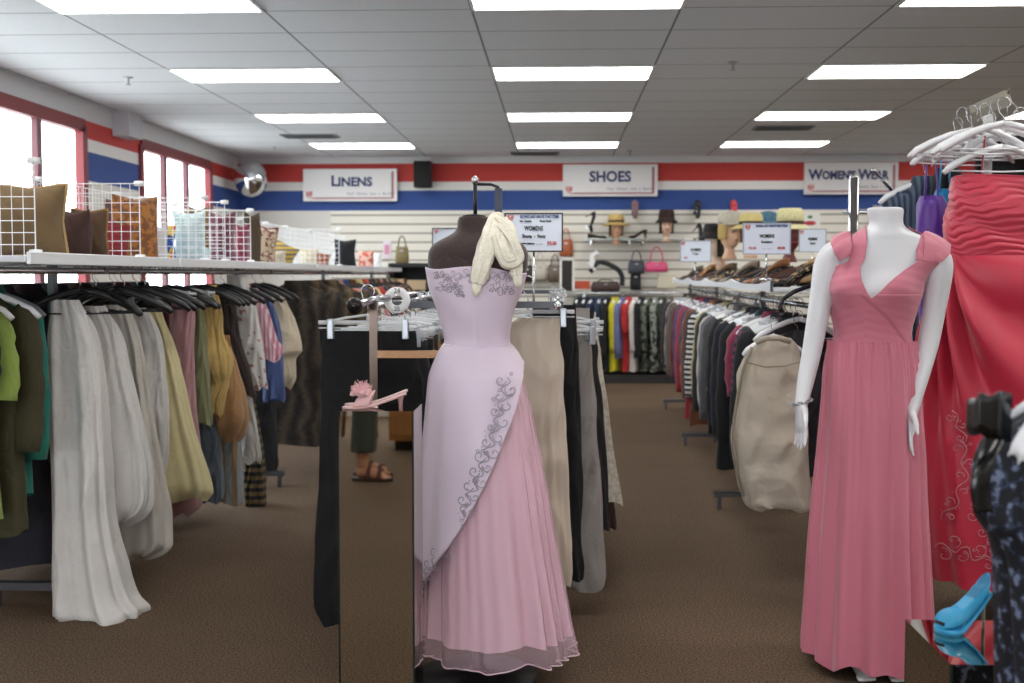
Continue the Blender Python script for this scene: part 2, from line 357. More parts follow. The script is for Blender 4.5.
def card_sign(px0, px1, py0, py1, D, lines, lb, stem=.3, rz=0, frame='15161A'):
    a, c = W(px0, py0, D), W(px1, py1, D); w, h = c.x-a.x, a.z-c.z
    t = thing('price_sign', lb, 'sign', ((a.x+c.x)/2, D, c.z-stem), rz); z = stem+h/2
    b = MB(); e = w*.025
    b.box((-w/2, -.006, stem), (w/2, .006, stem+e)); b.box((-w/2, -.006, stem+h-e), (w/2, .006, stem+h)); b.box((-w/2, -.006, stem+e), (-w/2+e, .006, stem+h-e)); b.box((w/2-e, -.006, stem+e), (w/2, .006, stem+h-e))
    b.build('sign_frame', mat(frame, .4), t, False)
    MB().box((-w/2+e, -.003, stem+e), (w/2-e, .003, stem+h-e)).build('sign_card', mat('DCE4F2', .4), t, False)
    MB().tube([(0, 0.008, 0), (0, .008, stem+.02)], .005).lathe([(.03, 0), (.03, .008), (.008, .014)]).build('sign_stem', CHROME(), t)
    shield(t, (-w*.40, z+h*.36), h*.17, -.005)
    cols_ = {'k': mat('17181C', .5), 'r': mat('C02A30', .5), 'b': mat('2A3C78', .5)}
    for s_, sz, x, zz, cc, wd in lines:
        text(s_, h*sz, (x*w, -.0045, z+zz*h), cols_[cc], t, off=h*.004, width=wd*w if wd else None)
    return t
card_sign(504.5, 563, 213, 252, 4.75, [('BUYING ANY ABOVE THAT ITEMS', .1, .1, .40, 'b', .66), ('WOMENS', .17, 0, .1, 'k', .32), ('Shorts  -  Pants', .13, 0, -.1, 'k', .40), ('$3.50', .13, .31, -.28, 'r', .16), ('Womens Jeans  . . . .', .07, -.1, -.28, 'k', .5), ('New   Selection', .06, -.14, .29, 'k', .2), ('Every Week', .06, .2, .29, 'k', .2)], 'black framed WOMENS pants price sign behind the lavender gown', .33)
card_sign(743, 790.5, 223, 254.5, 5.5, [('BUYING ANY ABOVE THAT ITEMS', .1, .1, .40, 'b', .66), ('WOMENS', .16, 0, .08, 'k', .32), ('Sweaters', .12, 0, -.1, 'k', .24), ('$2.50', .11, -.3, -.3, 'r', .16), ('$4.50', .11, .3, -.3, 'r', .16), ('. . . . . .', .08, 0, -.3, 'k', .2)], 'silver framed WOMENS sweaters price sign left of white mannequin', .12, 0, 'A9B4C8')
card_sign(680, 711, 240.5, 262, 9.6, [('WOMENS', .18, 0, .06, 'k', .34), ('Tops', .14, 0, -.12, 'k', .2), ('$1', .1, -.3, -.3, 'r', .1)], 'small grey framed price sign at far end of right rack', .16, 0, '9AA0AA')
card_sign(799, 826, 229, 252, 7.6, [('WOMENS', .18, 0, .06, 'k', .34), ('Shoes', .14, 0, -.12, 'k', .2)], 'small price sign among the shoes beside mannequin shoulder', .2, 0, '9AA0AA')
card_sign(432, 474, 228, 252, 6.9, [('WOMENS', .18, 0, .06, 'k', .34), ('Skirts', .14, 0, -.12, 'k', .2)], 'black framed price sign half hidden by dark dress form shoulder', .30)
card_sign(873, 915, 205, 240, 6.3, [('BLOUSES', .17, 0, .05, 'k', .5), ('$2.99', .12, 0, -.2, 'r', .2)], 'price sign behind the white mannequin neck', 1.505, 0, '9AA0AA')
# speaker and convex mirror
p = W(423, 174.5, 15.0)
t = thing('loudspeaker', 'black loudspeaker mounted high on back wall right of LINENS sign', 'speaker', tuple(p))
MB().box((-.11, -.1, -.165), (.11, .1, .165)).build('cabinet', mat('17181C', .5), t, False, bevel=.012)
MB().box((-.1, -.112, -.15), (.1, -.1, .15)).build('grille', mat('0C0C0E', .8), t, False)
MB().box((-.03, .1, -.05), (.03, .2, .03)).build('bracket', mat('0C0C0E', .6), t, False)
p = W(251, 179, 14.6)
t = thing('convex_mirror', 'round silver convex security mirror in the back left corner', 'mirror', tuple(p))
MB().ball((0, 0, 0), (.205, .19, .22), 0, 28, 18).build('mirror_dome', mat('D8DADD', .03, 1.0), t)
MB().tube([(0, .1, 0), (-.05, .3, .1), (-.05, .58, .1)], .015).build('bracket', mat('333333', .5), t)
# ------------------------------------------------------------------ hangers
def black_hanger_root(kind, label='x', group=None):
    nm = 'clothes_hanger'
    t = thing(nm, label, 'hanger', (0, 0, 0), 0, group)
    hook = [(.022*math.cos(a), 0, .022*math.sin(a)-.0) for a in (PI*(-.25+1.45*i/12) for i in range(13))]
    hook = [(x, 0, z+.004) for x, _, z in hook] + [(-.016, 0, -.03), (0, 0, -.045), (0, 0, -.075)]
    MB().tube(hook, .0019, 6).build('hook', CHROME(), t)
    b = MB()
    if kind in ('black', 'white', 'grey'):
        m = {'black': BLACKP(), 'white': WHITEP(), 'grey': mat('8E929A', .4)}[kind]
        for s in (-1, 1):
            b.tube([(0, 0, -.07), (s*.05, 0, -.082), (s*.12, 0, -.108), (s*.185, .0, -.142), (s*.215, 0, -.168)], [.011, .012, .012, .014, .010], 8, flat=1.3)
        b.tube([(-.2, 0, -.160), (0, 0, -.165), (.2, 0, -.160)], .0035, 6)
        b.build('shoulder_bar', m, t)
    else:
        b.tube([(0, 0, -.07), (0, 0, -.1)], .006, 6).tube([(-.165, 0, -.1), (.165, 0, -.1)], .0075, 8).tube([(-.165, 0, -.118), (.165, 0, -.118)], .003, 6)
        b.tube([(-.16, 0, -.103), (-.08, 0, -.085), (0, 0, -.074), (.08, 0, -.085), (.16, 0, -.103)], .005, 6)
        b.build('shoulder_bar', CLEAR(), t)
        for s in (-1, 1):
            MB().box((s*.125-.011, -.012, -.155), (s*.125+.011, .012, -.088)).build('clip', SILV(), t, False, bevel=.003)
    return t
HP = {}; placed = []
HLAB = {'black': 'black plastic hanger', 'white': 'white plastic hanger', 'grey': 'grey plastic hanger', 'clip': 'clear trouser hanger with silver clips'}
def hanger(kind, loc, rz, where, group=None, label=None):
    g = group or '%ss %s' % (HLAB[kind], where)
    lb = label or '%s %s' % (HLAB[kind], where)
    if kind not in HP:
        HP[kind] = black_hanger_root(kind, lb, g); HP[kind].location = loc; HP[kind].rotation_euler = (0, 0, rz); return HP[kind]
    return dup(HP[kind], loc, rz, lb, g)
# ------------------------------------------------------------------ hanging garments (local frame: x across, y thickness, z down from the rail)
def wob(nv, nu, seed, amp, closed=True):
    r = np.random.RandomState(seed); u = np.linspace(0, 2*PI, nu, endpoint=not closed)[None]; v = np.linspace(0, 1, nv)[:, None]; o = 0
    for k in range(6): o = o + r.uniform(.3, 1)*np.sin(r.randint(2, 8)*u + r.uniform(1, 9)*v*r.choice([-1, 1]) + r.uniform(0, 6))
    return amp*o/3
def fabric(keys, nu=64, nv=36, k=9, amp=(.002, .012), seed=0, pw=.75, wr=.003, ph=None, caps=(0, 0)):
    "closed draped tube; keys (z,cx,cy,rx,ry); folds of growing depth"
    r = np.random.RandomState(seed); K = np.array(keys, float); z1, z0 = K[:, 0].max(), K[:, 0].min()
    z = np.linspace(z1, z0, nv)[:, None]; v = (z1-z)/(z1-z0); th = np.linspace(0, 2*PI, nu, endpoint=False)[None]
    a = amp[0]+(amp[1]-amp[0])*v
    f = a*(np.sin(k*th+r.uniform(0, 6)+.5*np.sin(2*th)+.6*v*r.choice([-1, 1]))*.6+np.sin((k*.5//1+1)*th+r.uniform(0, 6)+v)*.5+.25*np.sin(2*k*th+r.uniform(0, 6)))
    f = f + wob(nv, nu, seed+5, wr)
    for q in range(5):
        aa, bb = r.uniform(-4, 4), r.uniform(5, 16)
        f = f + wr*.45*(1-2*np.abs(np.sin((round(aa)*th+bb*v*(z1-z0)+1.3*np.sin(2*th+5*v+r.uniform(0, 6))+r.uniform(0, 6))/1.0*.5 if False else round(aa)*th+bb*v*(z1-z0)+1.3*np.sin(2*th+5*v))))
    S = Shape(keys, pw); P = S.at(np.broadcast_to(th, (nv, nu)), np.broadcast_to(z, (nv, nu)), 0.0)
    q = seg_interp(K, z[:, 0]); n = np.stack([np.cos(th)*.5+0*z, np.sin(th)+0*z, 0*th+0*z], -1)
    P = P + n*f[..., None]
    # uneven hem
    P[..., 2] += (v**3)*.012*np.sin(3*th+r.uniform(0, 6))
    return P
def top_parts(parent, mt, seed, w=.2, L=.72, sl=.55, th=.055, col=None, flare=1.05, collar=True, sleeve=True):
    b = MB(); ww = w
    b.grid(fabric([(-.068, 0, 0, .055, .035), (-.085, 0, 0, .075, .045), (-.11, 0, 0, ww*.62, .052), (-.145, 0, 0, ww*.9, .055), (-.18, 0, 0, ww, th), (-.3, 0, 0, ww*1.0, th*1.1), (-.3-(L-.3)*.5, 0, 0, ww*.98, th), (-L, 0, 0, ww*flare, th*1.1)], 48, 30, 7, (.001, .010), seed, wr=.004))
    b.build('body', mt, parent)
    if sleeve:
        for s in (-1, 1):
            r = random.Random(seed*3+s); fx = r.uniform(.02, .06); path = [(s*(ww-.035), 0, -.15), (s*(ww+.005), .0, -.2), (s*(ww+.02), -.005, -.2-(sl*.3)), (s*(ww+.015+fx*.4), -.01, -.2-(sl*.65)), (s*(ww+fx*.6), -.02, -.2-sl)]
            n = 14; pp = []; 
            Pk = seg_interp([(i, *p) for i, p in enumerate(path)], np.linspace(0, 4, n)); R = [(.05+.014*math.sin(min(1, i/4)*PI/2) - .016*i/n) * (1+.07*math.sin(i*2.1+seed)) for i in range(n)]
            MB().tube(Pk, R, 12, flat=.75).build('sleeve', mt, parent)
    if collar:
        c = MB(); P = []
        for z, r in ((-.062, 1.0), (-.05, 1.02), (-.052, 1.2), (-.085, 1.5), (-.088, 1.42)):
            P.append([(.056*r*math.cos(a), .036*r*math.sin(a)-.004, z - .012*(1-math.sin(a))*(r > 1.3)) for a in (2*PI*i/24 for i in range(24))])
        c.grid(np.array(P), True).build('collar', col or mt, parent)
def trouser_mesh(seed, w=.17, L=1.0, hem=.11, th=.03, fold=False):
    b = MB(); zt = -.125
    b.grid(fabric([(zt, 0, 0, w, th*.6), (zt-.04, 0, 0, w*1.02, th*.9), (zt-.22, 0, 0, w*1.16, th*1.3), (zt-.30, 0, 0, w*1.12, th)], 48, 12, 6, (.001, .005), seed, wr=.002), caps=(1, 0))
    for s in (-1, 1):
        b.grid(fabric([(zt-.2, s*w*.55, 0, w*.56, th*1.2), (zt-.3, s*w*.58, 0, w*.56, th*1.2), (zt-.3-(L-.3)*.5, s*w*.62, s*.008, w*.54, th*1.1), (-L, s*w*.66, s*.012, hem, th*1.3)], 32, 26, 3, (.002, .009), seed+s, wr=.003))
    return b
def skirt_mesh(seed, w=.16, L=.75, hem=.27, th=.04, k=9):
    zt = -.12
    return MB().grid(fabric([(zt, 0, 0, w, th*.5), (zt-.05, 0, 0, w*1.04, th*.8), (zt-.2, 0, 0, w*1.15, th), (-L, 0, 0, hem, th*2)], 72, 34, k, (.001, .016), seed, wr=.003))
COUNT = {}
def garment(kind, loc, rz, mt, lb, group, hk, where, seed, cat=None, hang=True, **k):
    nm, ct = {'jacket': ('jacket', 'jacket'), 'coat': ('coat', 'coat'), 'shirt': ('shirt', 'shirt'), 'blouse': ('blouse', 'blouse'), 'sweater': ('sweater', 'sweater'), 'vest': ('vest', 'vest'), 'top': ('sleeveless_top', 'top'), 'trousers': ('trousers', 'trousers'), 'skirt': ('skirt', 'skirt'), 'fur': ('fur_coat', 'coat'), 'dress': ('dress', 'dress')}[kind]
    if kind in ('trousers', 'skirt'):
        b = trouser_mesh(seed, **k) if kind == 'trousers' else skirt_mesh(seed, **k)
        o = b.build(nm, mt); o.location = loc; o.rotation_euler = (0, 0, rz); tag(o, lb, ct, group)
    else:
        o = thing(nm, lb, ct, loc, rz, group)
        d = {'jacket': dict(w=.205, L=.76, sl=.54), 'coat': dict(w=.22, L=1.05, sl=.58, th=.07), 'shirt': dict(w=.19, L=.68, sl=.5), 'blouse': dict(w=.18, L=.62, sl=.28), 'sweater': dict(w=.2, L=.62, sl=.52, collar=False, th=.06),
             'vest': dict(w=.17, L=.72, sleeve=False), 'top': dict(w=.15, L=.6, sleeve=False, collar=False), 'fur': dict(w=.25, L=1.12, sl=.6, th=.11), 'dress': dict(w=.17, L=1.12, sleeve=False, collar=False, flare=1.4)}[kind]
        d.update(k); top_parts(o, mt, seed, **d)
    if hang: hanger(hk, loc, rz, where)
    return o
CN = {  # colour words
 'A3242C': 'red', '1F2A5C': 'navy', '6B1F2B': 'burgundy', '9A5A2C': 'rust brown', '2A2A2E': 'black', 'C8B48C': 'camel', '5A8FB8': 'sky blue', '6A6C70': 'grey', 'E3DCC8': 'cream', '18201F': 'charcoal', '1E5A5E': 'teal', '3A2A44': 'plum', '8A2A5A': 'magenta', 'E6E6E8': 'white', '4A5A3A': 'olive', '7A4A34': 'chestnut', 'C87A3A': 'orange', 'B8A890': 'beige', '2F4A7A': 'blue', 'D8B8C0': 'pale pink', 'C8B860': 'mustard', '4A3428': 'dark brown', 'B04A50': 'coral red', '46606E': 'slate blue', '7E7468': 'taupe', '5E3A5A': 'purple', '96A8B8': 'pale blue', 'D8CC9A': 'pale yellow', '2E4A34': 'bottle green'}
def rail(name, label, cat, y0, y1, x0, x1, zb, posts, group=None, foot=.28, off=0.2, both=True, topz=None):
    "rack whose rails run away down the room; posts = distances"
    t = thing(name, label, cat, ((x0+x1)/2, (y0+y1)/2, 0), 0, group); c = t.location.copy()
    def X(y): return x0+(x1-x0)*(y-y0)/(y1-y0)
    def L_(p): return (p[0]-c.x, p[1]-c.y, p[2])
    for s in ((-1, 1) if both else (1,)):
        MB().tube([L_((X(y0)+s*off, y0, zb)), L_((X(y1)+s*off, y1, zb))], .0125, 10).build('hanging_rail', CHROME(), t)
    for y in posts:
        b = MB(); x = X(y); z1 = topz or zb
        b.box(L_((x-.0125, y-.02, .03)), L_((x+.0125, y+.02, z1))); b.build('post', mat('7A7C82', .3, .9), t, False)
        MB().box(L_((x-off-.02, y-.012, zb-.012 if topz else zb-.03)), L_((x+off+.02, y+.012, zb+.012 if topz else zb-.006))).build('crossbar', mat('55565A', .4, .8), t, False)
        b = MB().box(L_((x-foot, y-.02, .07)), L_((x+foot, y+.02, .10)))
        for s in (-1, 1): b.box(L_((x+s*(foot-.03)-.012, y-.012, 0)), L_((x+s*(foot-.03)+.012, y+.012, .07)))
        b.build('foot', mat('6A6C72', .35, .8), t, False)
    return t
# ------------------------------------------------------------------ LEFT RACK
XP = -1.98; ZB = 1.335
rail('clothes_rack', 'long chrome double clothes rack under the pillow shelf by the windows', 'clothes rack', 3.75, 12.8, XP, XP, ZB, [4.6, 7.3, 10.0, 12.6], off=.2, topz=1.36)
LIP = mat('D9DDE4', .35)
for i, (a, b_) in enumerate([(3.7, 5.2), (5.21, 6.7), (6.71, 8.2), (8.21, 9.7), (9.71, 11.2), (11.21, 12.7)]):
    o = thing('display_shelf', 'white display shelf board %s' % ['carrying the olive and brown pillows, nearest of the row', 'under the light blue and printed pillows', 'under the wine red pillows', 'under the floral and yellow cushions', 'under the black cushion', 'at far end of the pillow row'][i], 'shelf', (XP, (a+b_)/2, 1.36), 0, 'white shelf boards on top of the left rack')
    h = (b_-a)/2
    MB().box((-.30, -h, 0), (.30, h, .022)).build('board', LIP, o, False, bevel=.004)
    MB().box((.30, -h+.01, -.006), (.315, h-.01, .034)).build('raised_lip', mat('EEF0F4', .3), o, False, bevel=.003)
    MB().box((-.315, -h+.01, -.006), (-.30, h-.01, .034)).build('raised_lip', mat('EEF0F4', .3), o, False, bevel=.003)
ZS = 1.383
def wire_grid(x0, y0, x1, y1, h, lb, grp):
    t = thing('wire_grid_panel', lb, 'wire panel', (x0, y0, ZS), math.atan2(y1-y0, x1-x0), grp)
    L = math.hypot(x1-x0, y1-y0); b = MB(); WH = mat('EEF0F2', .4); nx = max(2, round(L/.04)); nz = round(h/.04)
    for i in range(nx+1): b.tube([(L*i/nx, 0, 0), (L*i/nx, 0, h)], .0024 if i in (0, nx) else .0016, 4, caps=False)
    for k in range(nz+1): b.tube([(0, 0, h*k/nz), (L, 0, h*k/nz)], .0024 if k in (0, nz) else .0016, 4, caps=False)
    b.build('wire_mesh', WH, t, False)
    for zz in (h, .013): MB().lathe([(.004, -.012), (.022, -.010), (.022, .010), (.004, .012)], (L, 0, zz), 10).build('connector', mat('F2F2F4', .3), t)
G1 = 'white wire grid dividers on the pillow shelf'
ys = [4.0, 5.02, 5.95, 6.32, 6.85, 7.6, 8.3, 9.0, 9.65, 10.6, 11.6, 12.3]
nm_ = ['olive', 'brown', 'red', 'printed', 'light blue', 'wine', 'wine velvet', 'floral', 'yellow', 'beige', 'black', 'coral']
for i in range(len(ys)-1):
    hh = .345 if i < 4 else .33
    wire_grid(XP-.24, ys[i], XP-.24, ys[i+1], hh, 'white wire grid panel running lengthwise behind the %s cushions' % nm_[i], 'lengthwise wire grid panels')
    if i in (0, 1, 2, 3, 4, 8): wire_grid(XP-.24, ys[i]+.005, XP+.20, ys[i]+.005, hh-.02, 'white wire grid divider standing just before the %s cushion' % nm_[i], G1)
# pillows
def pillow(px0, px1, py0, py1, D, mt, lb, yaw=0, th=.07, tilt=0, piping=None, tassel=False, grp='cushions on the white shelf'):
    a, c = W(px0, py0, D), W(px1, py1, D); w, h = abs(c.x-a.x)/2, abs(a.z-c.z)/2
    zc = ZS+h*1.0 if tilt == 0 else ZS+h
    t = thing('cushion', lb, 'cushion', ((a.x+c.x)/2, D, ZS), yaw, grp)
    n = 22; b = MB(); w /= max(.35, math.cos(yaw))
    for s in (1, -1):
        P = np.zeros((n+1, n+1, 3))
        for i in range(n+1):
            for j in range(n+1):
                u, v = 2*i/n-1, 2*j/n-1
                k = max(0, (1-u*u))**.62*max(0, (1-v*v))**.62*1.15
                pin = 1-.14*(1-abs(v))**1*abs(u)**3; pin2 = 1-.14*(1-abs(u))*abs(v)**3
                P[i, j] = (u*w*pin, s*th*k*(1+.05*math.sin(9*u+7*v)), h+v*h*pin2)
        if s < 0: P = P[::-1]
        b.grid(P, False)
    if tilt: b.xf(Matrix.Translation((0, 0, h)) @ Matrix.Rotation(tilt, 4, 'Y') @ Matrix.Translation((0, 0, -h)) )
    o = b.build('cushion_cover', mt, t)
    if piping:
        e = []
        for q in range(81):
            s_ = q/20; k_ = int(s_) % 4; f = (s_-int(s_))*2-1
            u, v = [(f, -1), (1, f), (-f, 1), (-1, -f)][k_]
            e.append((u*w*(1-.14*(1-abs(v))*abs(u)**3), 0, h+v*h*(1-.14*(1-abs(u))*abs(v)**3)))
        p_ = MB().tube(e, .006, 6)
        if tilt: p_.xf(Matrix.Translation((0, 0, h)) @ Matrix.Rotation(tilt, 4, 'Y') @ Matrix.Translation((0, 0, -h)))
        p_.build('piping', piping, t)
    return t
pillow(-6, 66, 176, 250, 4.42, cloth('6A5434'), 'large olive gold cushion with cord piping, nearest on shelf', .15, .085, 0, cloth('A98A5A'))
pillow(59, 92, 203, 253, 4.85, cloth('3A2018'), 'dark brown cushion just behind the olive gold one', -.2, .07)
pillow(73, 107, 203, 254, 5.0, cloth('4E3620'), 'brown cushion with tan seam before the red one', .25, .07, 0, cloth('8A6A3A'))
pillow(103, 129, 213, 253, 5.5, mat('8E2A2E', .8, 0, 'hstripe', c2='7A2226', freq=50), 'small red ribbed cushion leaning behind brown cushions', .2, .05, .25)
pillow(118, 152, 187, 254, 5.62, mat('7A4A20', .6, 0, 'print', c2='A86A2A', scale=30, thr=.5), 'tall gold brown brocade cushion behind the red one', .9, .06)
pillow(104, 134, 190, 254, 5.8, cloth('5A2A24'), 'maroon cushion standing behind the wire grid', 0, .06)
pillow(145, 168, 218, 255, 6.1, cloth('C9C6C4'), 'small pale grey cushion below the blue printed one', .2, .05)
pillow(144, 176, 203, 242, 6.35, mat('1E4E9A', .6, 0, 'print', c2='D8B840', c3='C03A40', scale=14, thr=.55), 'blue and yellow printed cushion on white shelf', .1, .05)
t = pillow(174, 205, 203, 256, 6.5, mat('A8C0C4', .9, 0, 'noise', c2='C2D4D6', scale=20, bump=.5), 'round pale blue fleecy cushion with pink edge', .3, .10)
MB().ball((.06, -.04, .06), (.05, .05, .035), 0).build('fleecy_foot', mat('A8C0C4', .9, 0, 'noise', c2='C2D4D6', scale=20, bump=.5), t)
pillow(188, 209, 197, 256, 6.95, mat('5A4A30', .7, 0, 'print', c2='8A6A48', scale=34, thr=.5), 'tall tapestry cushion behind the pale blue one', .6, .06)
pillow(209, 236, 203, 256, 7.35, cloth('5A1230', sheen=.5), 'tall wine red velvet cushion with dark clip', .1, .08)
pillow(234, 250, 214, 256, 7.75, cloth('7A1A36', sheen=.5), 'smaller wine red cushion beside the tall one', .1, .06)
pillow(246, 258, 203, 257, 8.2, cloth('4A3A28'), 'narrow dark brown cushion edge on between wine and floral ones', 1.0, .05)
pillow(256, 275, 218, 258, 8.55, mat('B8A488', .8, 0, 'print', c2='6A2A34', c3='C8B8A0', scale=22, thr=.52), 'floral tapestry cushion with red piping', .5, .06, .12, cloth('7A1F2A'))
pillow(270, 296, 233, 257, 9.0, mat('B89A3A', .8, 0, 'hstripe', c2='6A6458', freq=30), 'yellow and grey striped cushion tilted on shelf', .1, .06, .45)
pillow(268, 286, 242, 258, 8.8, cloth('B8B09C'), 'small beige cushion under the striped one', .1, .05)
pillow(300, 318, 240, 259, 9.9, cloth('C8BCA0'), 'pale beige cushion behind white wire grid', .1, .06)
pillow(315, 330, 245, 260, 10.3, cloth('8A4420'), 'small rust orange cushion on shelf', .1, .05, .2)
pillow(334, 356, 231, 260, 10.8, cloth('14151A'), 'round black cushion near far end of shelf', .2, .08)
pillow(358, 374, 243, 261, 11.6, mat('C05A4A', .8, 0, 'print', c2='E0B8A8', scale=20, thr=.5), 'coral patterned cushion behind wire grid', .1, .06)
pillow(374, 382, 246, 262, 12.1, cloth('E2E2E4'), 'small white cushion at far end of shelf', .1, .05)
# hanging garments, near ones shaped one by one
def draped(name, lb, cat, D, rows, ry, mt, k=7, amp=(.006, .03), seed=1, group=None, nu=130, nv=110, wr=.0065, pw=.8, dy=0, caps=(0, 0), ang=0):
    keys = pxkeys(D, rows, ry, dy); P = fabric(keys, nu, nv, k, amp, seed, pw, wr)
    c = (float(P[..., 0].mean()), D, float(P[..., 2].min()))
    if ang:
        R = Matrix.Rotation(ang, 3, 'Z'); M = np.array(R); cc = np.array([keys[0][1], D, 0]); P = (P-cc) @ M.T + cc
    o = MB().grid(P, True, 0, caps).build(name, mt, loc=c); return tag(o, lb, cat, group)
WHT = cloth('D6D2CE', crump=.5); OFFW = cloth('C9C3BA', crump=.5); YEL = cloth('D9CC9C', crump=.45)
draped('trousers', 'long white linen trousers pooling on carpet beside the rack post', 'trousers', 4.5, [(300, 52, 78), (325, 50, 92), (380, 50, 103), (450, 53, 108), (520, 55, 112), (560, 56, 120), (600, 57, 134), (611, 57, 143), (618, 58, 142)], [.03, .05, .065, .07, .08, .09, .11, .12, .10], WHT, 7, (.008, .034), 3, wr=.006)
draped('trousers', 'white cotton trousers hanging just behind the ones touching the carpet', 'trousers', 4.72, [(306, 80, 104), (330, 82, 118), (380, 84, 130), (430, 88, 142), (480, 92, 150), (515, 98, 142), (524, 100, 126)], [.03, .05, .06, .06, .06, .05, .03], WHT, 7, (.006, .03), 4)
draped('trousers', 'off white folded trousers whose leg bags out above the carpet', 'trousers', 4.98, [(305, 104, 128), (340, 112, 140), (400, 116, 150), (460, 118, 160), (510, 108, 170), (540, 108, 172), (553, 116, 160), (557, 126, 148)], [.03, .05, .06, .07, .09, .09, .07, .03], OFFW, 7, (.006, .03), 5)
draped('blouse', 'white crumpled blouse between white and yellow garments', 'blouse', 5.2, [(308, 128, 146), (330, 130, 158), (380, 132, 165), (430, 134, 168), (470, 136, 165), (482, 140, 160)], .05, WHT, 6, (.004, .016), 6)
draped('dress', 'pale yellow cotton dress hanging left of the dusty pink trousers', 'dress', 5.4, [(312, 142, 160), (335, 144, 170), (380, 148, 182), (430, 152, 194), (470, 156, 206), (490, 158, 210), (499, 164, 204)], [.03, .05, .06, .07, .08, .07, .03], YEL, 6, (.006, .028), 7)
draped('trousers', 'dusty pink trousers hanging from a clip hanger on left rack', 'trousers', 5.62, [(291, 172, 192), (300, 172, 193), (340, 172, 194), (400, 172, 196), (460, 172, 200), (505, 170, 200), (515, 172, 188)], [.02, .03, .05, .05, .05, .06, .03], cloth('B88A90'), 3, (.002, .01), 8)
draped('trousers', 'olive green cropped trousers behind the dusty pink ones', 'trousers', 5.8, [(298, 190, 203), (340, 190, 206), (400, 192, 211), (424, 194, 213)], .045, cloth('7C7E5A'), 3, (.002, .01), 9)
draped('blouse', 'golden yellow gathered blouse hanging above the tan puffed skirt', 'blouse', 5.98, [(285, 198, 215), (310, 201, 222), (335, 203, 224), (356, 202, 232), (372, 208, 231), (384, 214, 228), (400, 204, 225), (415, 206, 222)], [.04, .05, .05, .09, .08, .05, .06, .04], cloth('C8A866'), 9, (.003, .012), 10)
draped('skirt', 'tan puffed skirt bunched at its hem', 'skirt', 6.12, [(335, 216, 228), (370, 212, 238), (400, 208, 247), (418, 212, 249), (432, 218, 244), (440, 222, 238)], [.03, .06, .09, .1, .07, .04], cloth('A67C52'), 5, (.003, .014), 11)
draped('trousers', 'brown trousers with light side seam left of floral scarf', 'trousers', 6.3, [(290, 218, 234), (340, 222, 240), (380, 226, 252), (396, 230, 255)], .05, cloth('2E2220'), 3, (.002, .008), 12)
draped('dress', 'white floral scarf dress hanging diagonally on left rack', 'dress', 6.5, [(275, 228, 246), (300, 230, 254), (340, 236, 262), (380, 244, 266), (388, 250, 266)], .05, mat('D0CCC8', .8, 0, 'print', c2='A8746C', scale=24, thr=.6), 4, (.003, .012), 13)
draped('blouse', 'pink and white striped flared blouse on left rack', 'blouse', 6.75, [(288, 246, 258), (310, 248, 268), (340, 250, 278), (352, 252, 284), (360, 256, 280)], .05, mat('C87E92', .8, 0, 'stripe', c2='DCC4C8', freq=42), 7, (.002, .014), 14)
draped('shirt', 'bright blue shirt between striped blouse and cream one', 'shirt', 6.95, [(290, 254, 268), (320, 258, 278), (370, 262, 284), (400, 264, 286)], .05, cloth('46588A'), 4, (.003, .01), 15)
draped('blouse', 'cream blouse with puffed sleeve on left rack', 'blouse', 7.15, [(292, 266, 282), (315, 270, 292), (340, 274, 300), (350, 276, 301), (357, 268, 296), (375, 266, 296), (388, 272, 290)], [.04, .06, .08, .09, .07, .08, .04], cloth('CDBFA6'), 5, (.003, .014), 16)
draped('trousers', 'grey blue denim trousers hanging low under the left rack garments', 'trousers', 6.05, [(420, 196, 216), (460, 194, 222), (495, 198, 224), (501, 204, 222)], .06, cloth('5A646E'), 3, (.002, .01), 17)
draped('trousers', 'tan and grey striped trousers reaching low on left rack', 'trousers', 6.25, [(380, 214, 232), (430, 216, 238), (480, 216, 243), (503, 216, 244)], .05, mat('8A9196', .8, 0, 'stripe', c2='8E7656', freq=16), 3, (.002, .01), 18)
draped('trousers', 'white trousers showing above a dark striped skirt on left rack', 'trousers', 6.55, [(350, 234, 246), (400, 238, 252), (455, 242, 262), (462, 246, 260)], .05, cloth('BDB9B4'), 3, (.002, .01), 19)
draped('skirt', 'dark skirt with gold and teal horizontal stripes near the carpet', 'skirt', 6.7, [(400, 238, 254), (456, 246, 264), (490, 245, 266), (504, 247, 266)], .06, mat('1F2226', .8, 0, 'hstripe', c2='6A5A3A', freq=22), 3, (.002, .01), 20)
draped('jacket', 'dark grey trousers deep under the cream blouse on left rack', 'trousers', 7.35, [(340, 246, 268), (400, 248, 275), (460, 250, 278), (472, 252, 276)], .06, cloth('2A2B30'), 3, (.002, .01), 21)
# their hangers
HG = [(4.5, -1.83, .45), (4.58, -1.80, -.35), (4.72, -1.78, .3), (4.86, -1.79, -.2), (4.98, -1.78, .35), (5.08, -1.78, .1), (5.2, -1.78, .25), (5.4, -1.78, .1), (5.5, -1.78, -.15), (5.8, -1.78, .2), (5.9, -1.78, .05), (5.98, -1.78, .1), (6.12, -1.78, .0), (6.3, -1.78, .15), (6.5, -1.78, .2), (6.75, -1.78, -.1), (6.95, -1.78, .1), (7.15, -1.78, .0)]
for y, x, a in HG: hanger('black', (x, y, ZB), a, 'over the white clothes')
hanger('clip', (-1.80, 5.62, ZB), .05, 'above the dusty pink trousers')
hanger('clip', (-1.80, 5.32, ZB), .1, 'between the yellow dress and pink trousers')
